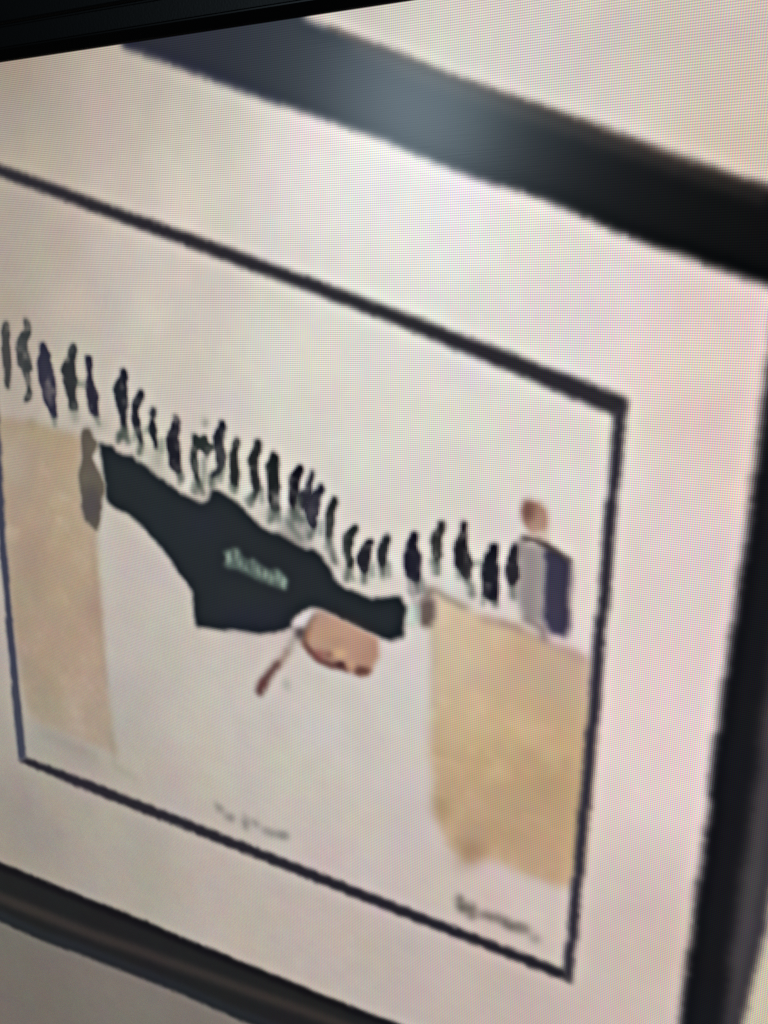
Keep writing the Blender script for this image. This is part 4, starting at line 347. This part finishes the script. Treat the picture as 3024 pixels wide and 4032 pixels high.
('poly','signature',[(70.8,450.3),(70.6,451.3),(70.2,452.2),(69.5,453.0),(68.7,453.5),(67.8,453.6),(67.1,453.3),(66.6,452.6),(66.4,451.7),(66.5,450.7),(66.9,449.8),(67.6,449.0),(68.5,448.5),(69.3,448.4),(70.0,448.7),(70.6,449.4)],(88,82,77),2.0,0.798),
('poly','signature',[(75.5,451.2),(75.4,452.3),(74.9,453.4),(74.1,454.3),(73.2,454.8),(72.2,454.9),(71.4,454.6),(70.8,453.8),(70.6,452.8),(70.7,451.7),(71.2,450.6),(72.0,449.7),(72.9,449.2),(73.9,449.1),(74.7,449.5),(75.3,450.2)],(88,82,77),2.0,0.9450000000000001),
('poly','signature',[(79.4,452.8),(79.2,453.9),(78.7,455.0),(77.9,455.9),(76.9,456.4),(75.9,456.6),(75.0,456.2),(74.4,455.5),(74.2,454.5),(74.3,453.4),(74.9,452.3),(75.7,451.4),(76.7,450.9),(77.7,450.8),(78.5,451.1),(79.1,451.8)],(88,82,77),2.0,1),
('poly','signature',[(82.1,452.3),(82.0,453.6),(81.7,454.7),(81.2,455.6),(80.5,456.1),(79.9,456.1),(79.3,455.6),(78.8,454.6),(78.7,453.4),(78.7,452.1),(79.1,451.0),(79.6,450.1),(80.2,449.6),(80.9,449.6),(81.5,450.1),(81.9,451.1)],(88,82,77),2.0,0.882),
('poly','signature',[(86.5,451.6),(86.4,452.8),(85.9,453.9),(85.1,454.8),(84.1,455.4),(83.1,455.5),(82.3,455.1),(81.7,454.4),(81.4,453.3),(81.6,452.1),(82.1,451.0),(82.9,450.1),(83.8,449.5),(84.8,449.4),(85.7,449.8),(86.3,450.5)],(88,82,77),2.0,0.735),
('poly','signature',[(92.0,455.5),(91.8,456.3),(91.3,457.1),(90.4,457.9),(89.3,458.4),(88.2,458.6),(87.3,458.5),(86.6,458.1),(86.4,457.4),(86.6,456.6),(87.1,455.7),(88.0,455.0),(89.1,454.5),(90.2,454.3),(91.1,454.4),(91.8,454.8)],(88,82,77),2.0,0.525)]

W, Hh = COLS1 - COLS0, ROWS

def gauss(a, s):
    if s < 0.3:
        return a
    k = int(math.ceil(3 * s))
    x = np.arange(-k, k + 1)
    w = np.exp(-x * x / (2 * s * s)); w /= w.sum()
    for ax in (0, 1):
        pad = [(0, 0)] * a.ndim; pad[ax] = (k, k)
        q = np.pad(a, pad, mode='edge')
        out = np.zeros_like(a)
        n = a.shape[ax]
        for i, wi in enumerate(w):
            out += wi * (q[i:i + n] if ax == 0 else q[:, i:i + n])
        a = out
    return a

def field(pts, x0, y0, x1, y1, st=8):
    gx = np.arange(x0, x1 + st, st); gy = np.arange(y0, y1 + st, st)
    X, Y = np.meshgrid(gx, gy)
    num = np.zeros(X.shape + (3,)); den = np.zeros(X.shape)
    for (u, v, a, b2, c) in pts:
        w = 1.0 / ((X - u) ** 2 + (Y - v) ** 2 + 900.0) ** 1.6
        num += w[..., None] * np.array((a, b2, c)); den += w
    f = num / den[..., None]
    xi = (np.arange(x0, x1) - x0) / st; yi = (np.arange(y0, y1) - y0) / st
    ix = xi.astype(int); iy = yi.astype(int)
    fx = (xi - ix)[None, :, None]; fy = (yi - iy)[:, None, None]
    A = f[iy][:, ix]; B = f[iy][:, ix + 1]; C = f[iy + 1][:, ix]; E = f[iy + 1][:, ix + 1]
    return ((A * (1 - fx) + B * fx) * (1 - fy) + (C * (1 - fx) + E * fx) * fy)

rng = np.random.default_rng(7)
def blotch(st, amp):
    h, w = Hh // st + 3, W // st + 3
    f = rng.normal(0, 1, (h, w, 3))
    lum = f.mean(axis=2, keepdims=True)
    f = 0.75 * f + 0.4 * lum
    xi = np.arange(W) / st; yi = np.arange(Hh) / st
    ix = xi.astype(int); iy = yi.astype(int)
    fx = (xi - ix); fy = (yi - iy)
    fx = (fx * fx * (3 - 2 * fx))[None, :, None]; fy = (fy * fy * (3 - 2 * fy))[:, None, None]
    return amp * ((f[iy][:, ix] * (1 - fx) + f[iy][:, ix + 1] * fx) * (1 - fy) + (f[iy + 1][:, ix] * (1 - fx) + f[iy + 1][:, ix + 1] * fx) * fy)
wash = blotch(34, 4.0) + blotch(13, 4.0) + blotch(5, 2.0)
wash = (1.1 * wash.mean(axis=2, keepdims=True) + 0.25 * wash) * np.array((1.0, 1.0, 1.15))
rough = (blotch(4, 0.2) + blotch(8, 0.18)).mean(axis=2, keepdims=True) * 0.9

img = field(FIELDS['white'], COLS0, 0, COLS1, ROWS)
region = np.zeros((Hh, W), np.int16)
keys = ['mat']

for kind, key, pts, col, sig, alpha in LAYERS:
    a = np.array(pts, float)
    pad = int(4 * sig) + 3
    wmax = a[:, 2].max() if kind == 'stroke' else 0
    x0 = int(max(COLS0, math.floor(a[:, 0].min() - pad - wmax))); x1 = int(min(COLS1, math.ceil(a[:, 0].max() + pad + wmax)))
    y0 = int(max(0, math.floor(a[:, 1].min() - pad - wmax))); y1 = int(min(ROWS, math.ceil(a[:, 1].max() + pad + wmax)))
    if x1 <= x0 or y1 <= y0:
        continue
    X, Y = np.meshgrid(np.arange(x0, x1) + 0.5, np.arange(y0, y1) + 0.5)
    if kind == 'poly':
        ins = np.zeros(X.shape, bool)
        n = len(a)
        for i in range(n):
            xa, ya = a[i, :2]; xb, yb = a[(i + 1) % n, :2]
            if ya == yb:
                continue
            t = (Y > min(ya, yb)) & (Y <= max(ya, yb))
            ins ^= t & (X < (Y - ya) * (xb - xa) / (yb - ya) + xa)
        mask = ins.astype(np.float64)
    else:
        dist = np.full(X.shape, 1e9)
        for i in range(len(a) - 1):
            xa, ya, wa = a[i]; xb, yb, wb = a[i + 1]
            L2 = (xb - xa) ** 2 + (yb - ya) ** 2 + 1e-9
            t = np.clip(((X - xa) * (xb - xa) + (Y - ya) * (yb - ya)) / L2, 0, 1)
            dd = np.hypot(X - xa - t * (xb - xa), Y - ya - t * (yb - ya)) - 0.5 * (wa + t * (wb - wa))
            dist = np.minimum(dist, dd)
        mask = np.clip(0.5 - dist, 0, 1)
    if key:
        if key not in keys:
            keys.append(key)
        region[y0:y1, x0 - COLS0:x1 - COLS0][mask > 0.5] = keys.index(key)
    if alpha <= 0:
        continue
    mk = np.clip(gauss(mask, sig) * alpha, 0, 1)[..., None]
    cc = field(FIELDS[col], x0, y0, x1, y1) if isinstance(col, str) else np.array(col, float)
    if key and key.startswith('cliff'):          # watercolour wash
        cc = cc + wash[y0:y1, x0 - COLS0:x1 - COLS0]
        mk = mk * np.clip(1 + 0.02 * wash[y0:y1, x0 - COLS0:x1 - COLS0].mean(axis=2, keepdims=True), 0.6, 1)
    if key and key.startswith('fig') or (not key and sig < 1.3):   # uneven brush marks
        mk = mk * np.clip(1 + rough[y0:y1, x0 - COLS0:x1 - COLS0], 0.5, 1)
    tile = img[y0:y1, x0 - COLS0:x1 - COLS0]
    img[y0:y1, x0 - COLS0:x1 - COLS0] = tile * (1 - mk) + cc * mk

# the picture on screen is a small, over-enlarged, sharpened file: edge halos and soft colour blotches
img = img + 0.32 * (img - gauss(img, 4.0))
# its edges are uneven, pixel-stepped by the enlargement
def wob():
    return blotch(3, 0.2)[..., 0] + blotch(9, 0.18)[..., 1]
yy, xx = np.meshgrid(np.arange(Hh), np.arange(W), indexing='ij')
sx_ = np.clip(xx + wob(), 0, W - 1.001); sy_ = np.clip(yy + wob(), 0, Hh - 1.001)
jx = sx_.astype(int); jy = sy_.astype(int)
ax_ = (sx_ - jx)[..., None]; ay_ = (sy_ - jy)[..., None]
img = (img[jy, jx] * (1 - ax_) + img[jy, jx + 1] * ax_) * (1 - ay_) + (img[jy + 1, jx] * (1 - ax_) + img[jy + 1, jx + 1] * ax_) * ay_
region = region[np.rint(sy_).astype(int), np.rint(sx_).astype(int)]
shade = np.clip(img.mean(axis=2, keepdims=True) / 200, 0.25, 1)
img = img + shade * (blotch(26, 2.2) + blotch(9, 1.6) + blotch(3, 1.2))
img = np.clip(img, 3, 246) / 255
lin = np.where(img <= 0.04045, img / 12.92, ((img + 0.055) / 1.055) ** 2.4)

# ------------------------------------------------------------------ materials
def principled(name, col, rough, spec=0.5):
    mt = bpy.data.materials.new(name); mt.use_nodes = True
    bs = mt.node_tree.nodes['Principled BSDF']
    bs.inputs['Base Color'].default_value = (*col, 1)
    bs.inputs['Roughness'].default_value = rough
    bs.inputs['Specular IOR Level'].default_value = spec
    return mt

def lcd_material():
    mt = principled('lcd_pixels', (0.004, 0.004, 0.005), 0.245, 0.45)
    nt = mt.node_tree; N = nt.nodes; L = nt.links
    bs = N['Principled BSDF']
    att = N.new('ShaderNodeAttribute'); att.attribute_name = 'pixel'
    tc = N.new('ShaderNodeTexCoord')
    sx = N.new('ShaderNodeSeparateXYZ'); L.new(tc.outputs['Object'], sx.inputs[0])
    def math_(op, a, b=None):
        q = N.new('ShaderNodeMath'); q.operation = op
        for i, x in enumerate((a, b)):
            if x is None: continue
            if isinstance(x, (int, float)): q.inputs[i].default_value = x
            else: L.new(x, q.inputs[i])
        return q.outputs[0]
    fx = math_('FRACT', math_('ADD', math_('DIVIDE', sx.outputs[0], P), 4000.0))
    fy = math_('FRACT', math_('ADD', math_('DIVIDE', sx.outputs[2], P), 4000.0))
    def wave(f, c, amp):                       # soft lit cell: 1 + amp * cos
        q = math_('COSINE', math_('MULTIPLY', math_('SUBTRACT', f, c), 2 * math.pi))
        return math_('ADD', math_('MULTIPLY', q, amp), 1.0)
    row = wave(fy, 0.5, ROWGAP)
    comb = N.new('ShaderNodeCombineXYZ')
    for i, c in enumerate((1 / 6, 0.5, 5 / 6)):
        L.new(math_('MULTIPLY', wave(fx, c, STRIPE), row), comb.inputs[i])
    vm = N.new('ShaderNodeVectorMath'); vm.operation = 'MULTIPLY'
    L.new(att.outputs['Color'], vm.inputs[0]); L.new(comb.outputs[0], vm.inputs[1])
    L.new(vm.outputs[0], bs.inputs['Emission Color'])
    bs.inputs['Emission Strength'].default_value = 1.0
    # fine wipe streaks in the matt coating, only seen where the window glances off it
    mp = N.new('ShaderNodeMapping'); mp.inputs['Scale'].default_value = (130, 1, 2600); mp.inputs['Rotation'].default_value = (0, math.radians(-3), 0)
    nz = N.new('ShaderNodeTexNoise'); nz.inputs['Scale'].default_value = 1.0; nz.inputs['Detail'].default_value = 2
    bp = N.new('ShaderNodeBump'); bp.inputs['Strength'].default_value = 0.35; bp.inputs['Distance'].default_value = 0.00002
    L.new(tc.outputs['Object'], mp.inputs[0]); L.new(mp.outputs[0], nz.inputs['Vector'])
    L.new(nz.outputs['Fac'], bp.inputs['Height']); L.new(bp.outputs['Normal'], bs.inputs['Normal'])
    return mt

STRIPE, ROWGAP = 0.40, 0.28
MAT_LCD = lcd_material()
def bezel_material():
    mt = principled('black_plastic', (0.006, 0.006, 0.0065), 0.4, 0.25)
    nt = mt.node_tree
    nz = nt.nodes.new('ShaderNodeTexNoise'); nz.inputs['Scale'].default_value = 1800
    bp = nt.nodes.new('ShaderNodeBump'); bp.inputs['Strength'].default_value = 0.25; bp.inputs['Distance'].default_value = 0.0001
    tc = nt.nodes.new('ShaderNodeTexCoord')
    nt.links.new(tc.outputs['Object'], nz.inputs['Vector'])
    nt.links.new(nz.outputs['Fac'], bp.inputs['Height'])
    nt.links.new(bp.outputs['Normal'], nt.nodes['Principled BSDF'].inputs['Normal'])
    return mt
MAT_BEZEL = bezel_material()
MAT_TRIM = principled('black_gloss_trim', (0.006, 0.006, 0.006), 0.3, 0.4)
MAT_BACK = principled('charcoal_plastic', (0.02, 0.02, 0.021), 0.6)

# ------------------------------------------------------------------ the screen as an object
def add(name, me, mat, parent, label=None):
    o = bpy.data.objects.new(name, me)
    scene.collection.objects.link(o)
    o.parent = parent
    if mat: me.materials.append(mat)
    if label: o['label'] = label
    return o

root = bpy.data.objects.new('flat_screen', None)
scene.collection.objects.link(root)
root.location = (0, 0.01, 0)
root['label'] = 'black framed flat screen showing an enlarged blurry photo of a framed cartoon print'
root['category'] = 'screen'
bpy.context.view_layer.update()

def sweep(profile):                       # a closed profile (outwards, towards the viewer) mitred round the display
    vs, fs = [], []
    n = len(profile)
    cor = [(COLS0, 0, -1, -1), (COLS1, 0, 1, -1), (COLS1, ROWS, 1, 1), (COLS0, ROWS, -1, 1)]
    for (u, v, du, dv) in cor:
        for (o_, h) in profile:
            w = S(u + du * o_, v + dv * o_, -h)
            vs.append((w.x, w.y - 0.01, w.z))
    for c in range(4):
        for i in range(n):
            j = (i + 1) % n; e = (c + 1) % 4
            fs.append((c * n + i, c * n + j, e * n + j, e * n + i))
    me = bpy.data.meshes.new('m'); me.from_pydata(vs, [], fs); me.update()
    return me

def fix(me):
    import bmesh
    bm = bmesh.new(); bm.from_mesh(me)
    bmesh.ops.recalc_face_normals(bm, faces=bm.faces)
    bm.to_mesh(me); bm.free(); return me

add('inner_lip', fix(sweep([(0.0, -1.5), (0.0, 0.5), (0.6, 1.2), (5.2, 3.4), (5.8, 3.4), (5.8, -1.5)])), MAT_TRIM, root, 'thin bevelled lip along the display edge')
add('bezel', fix(sweep([(5.82, -1.5), (5.82, 3.0), (6.3, 3.5), (15.6, 4.0), (16.2, 3.7), (16.9, 3.7), (17.6, 4.7), (18.4, 5.0), (58, 7.0), (63, 5.6), (65, 2.0), (65, -40), (60, -40), (60, -1.5)])), MAT_BEZEL, root, 'black plastic bezel with a fine step')

def box(u0, u1, v0, v1, n0, n1):
    a, c = S(u0, v0, n0), S(u1, v1, n1)
    vs = [(x, y - 0.01, z) for x in (a.x, c.x) for y in (a.y, c.y) for z in (a.z, c.z)]
    fs = [(0, 1, 3, 2), (4, 6, 7, 5), (0, 4, 5, 1), (2, 3, 7, 6), (0, 2, 6, 4), (1, 5, 7, 3)]
    me = bpy.data.meshes.new('m'); me.from_pydata(vs, [], fs); me.update(); return fix(me)

add('back_cover', box(COLS0 - 59.5, COLS1 + 59.5, -59.5, ROWS + 59.5, 14, 70), MAT_BACK, root)
panel = add('display_panel', box(COLS0 - 5.5, COLS1 + 5.5, -5.5, ROWS + 5.5, 1.6, 12), MAT_BACK, root, 'lit display panel showing a framed drawing')

FINE = (-440, 296, 0, 744)                # full pixel detail here, eight-pixel blocks further out
ids_f = region[FINE[2]:FINE[3], FINE[0] - COLS0:FINE[1] - COLS0]
def build(rid, name, label):
    vs, cs = [], []
    iy, ix = np.nonzero(ids_f == rid)
    q = np.stack([ix + FINE[0], iy + FINE[2], ix + FINE[0] + 1, iy + FINE[2] + 1], 1)
    c = lin[iy + FINE[2], ix + FINE[0] - COLS0]
    by, bx_ = np.meshgrid(np.arange(0, ROWS, 8), np.arange(COLS0, COLS1, 8), indexing='ij')
    by = by.ravel(); bx_ = bx_.ravel()
    out = ~((bx_ >= FINE[0]) & (bx_ < FINE[1]) & (by >= FINE[2]) & (by < FINE[3]))
    by, bx_ = by[out], bx_[out]
    sel = region[by + 4, bx_ + 4 - COLS0] == rid
    by, bx_ = by[sel], bx_[sel]
    q2 = np.stack([bx_, by, bx_ + 8, by + 8], 1)
    q = np.concatenate([q, q2]); c = np.concatenate([c, lin[by + 4, bx_ + 4 - COLS0]])
    if not len(q):
        return None
    pu = np.stack([q[:, 0], q[:, 0], q[:, 2], q[:, 2]], 1).ravel()
    pv = np.stack([q[:, 1], q[:, 3], q[:, 3], q[:, 1]], 1).ravel()
    code = (pu - COLS0).astype(np.int64) * 4096 + pv
    uq, invi = np.unique(code, return_inverse=True)
    uu = uq // 4096 + COLS0; vv = uq % 4096
    co = np.stack([uu * P, np.full(len(uu), -0.01), Z0 - vv * P], 1).astype(np.float32)
    me = bpy.data.meshes.new(name)
    nf = len(q)
    me.vertices.add(len(co)); me.vertices.foreach_set('co', co.ravel())
    me.loops.add(nf * 4); me.loops.foreach_set('vertex_index', invi.astype(np.int32))
    me.polygons.add(nf); me.polygons.foreach_set('loop_start', np.arange(0, nf * 4, 4, dtype=np.int32))
    me.update(calc_edges=True)
    at = me.attributes.new('pixel', 'FLOAT_COLOR', 'FACE')
    at.data.foreach_set('color', np.concatenate([c, np.ones((nf, 1))], 1).astype(np.float32).ravel())
    return add(name, me, MAT_LCD, panel, label)

NAMES = {
    'mat': ('mount_board', 'pale mount board around the ruled border'),
    'sheet': ('print_sheet', 'pale paper inside the ruled border'),
    'wall_upper': ('wall', 'cream wall above the dark frame'),
    'wall_side': ('wall', 'sliver of cream wall right of the dark frame'),
    'wall_lower': ('wall', 'wall below the dark frame, grey olive with screen falloff in its colour'),
    'rail_upper': ('frame_rail', 'broad dark upper frame rail, blue-grey glare partly painted into its colour'),
    'rail_side': ('frame_rail', 'black right frame rail with a grey outer strip'),
    'rail_lower': ('frame_rail', 'charcoal lower frame rail with a brownish streak'),
    'cliff': ('cliff', 'tall faded tan cliff under the shoes'),
    'cliff.r': ('cliff', 'broad ochre cliff under the hand'),
    'suit': ('suit', 'dark navy suit stretched between the cliffs'),
    'shoe': ('shoe', 'grey brown shoes against the left cliff'),
    'suit_lettering': ('suit_lettering', 'smudged pale green lettering on the suit'),
    'head': ('head', 'brown head hanging face down below the arm'),
    'collar': ('collar', 'small white shirt collar'),
    'necktie': ('necktie', 'thin necktie hanging down with a reddish end'),
    'necktie_tip': ('necktie_tip', 'small green fleck beside the necktie'),
    'hand': ('hand', 'grey brown hand gripping the ochre cliff'),
    'cuff': ('cuff', 'pale shirt cuff at the end of the dark sleeve'),
    'onlooker': ('onlooker', 'man in a grey and navy coat on the ochre cliff'),
    'border_top': ('border_line', 'sloping upper border line'),
    'border_right': ('border_line', 'right border line'),
    'border_bottom': ('border_line', 'thin lower border line'),
    'border_left': ('border_line', 'left border line'),
    'caption': ('caption', 'blurred handwritten caption above the lower border line'),
    'signature': ('signature', 'blurred signature below the ochre cliff'),
}
for i, k in enumerate(keys):
    if k.startswith('fig'):
        build(i, 'walking_figure', None)
    else:
        build(i, *NAMES[k])
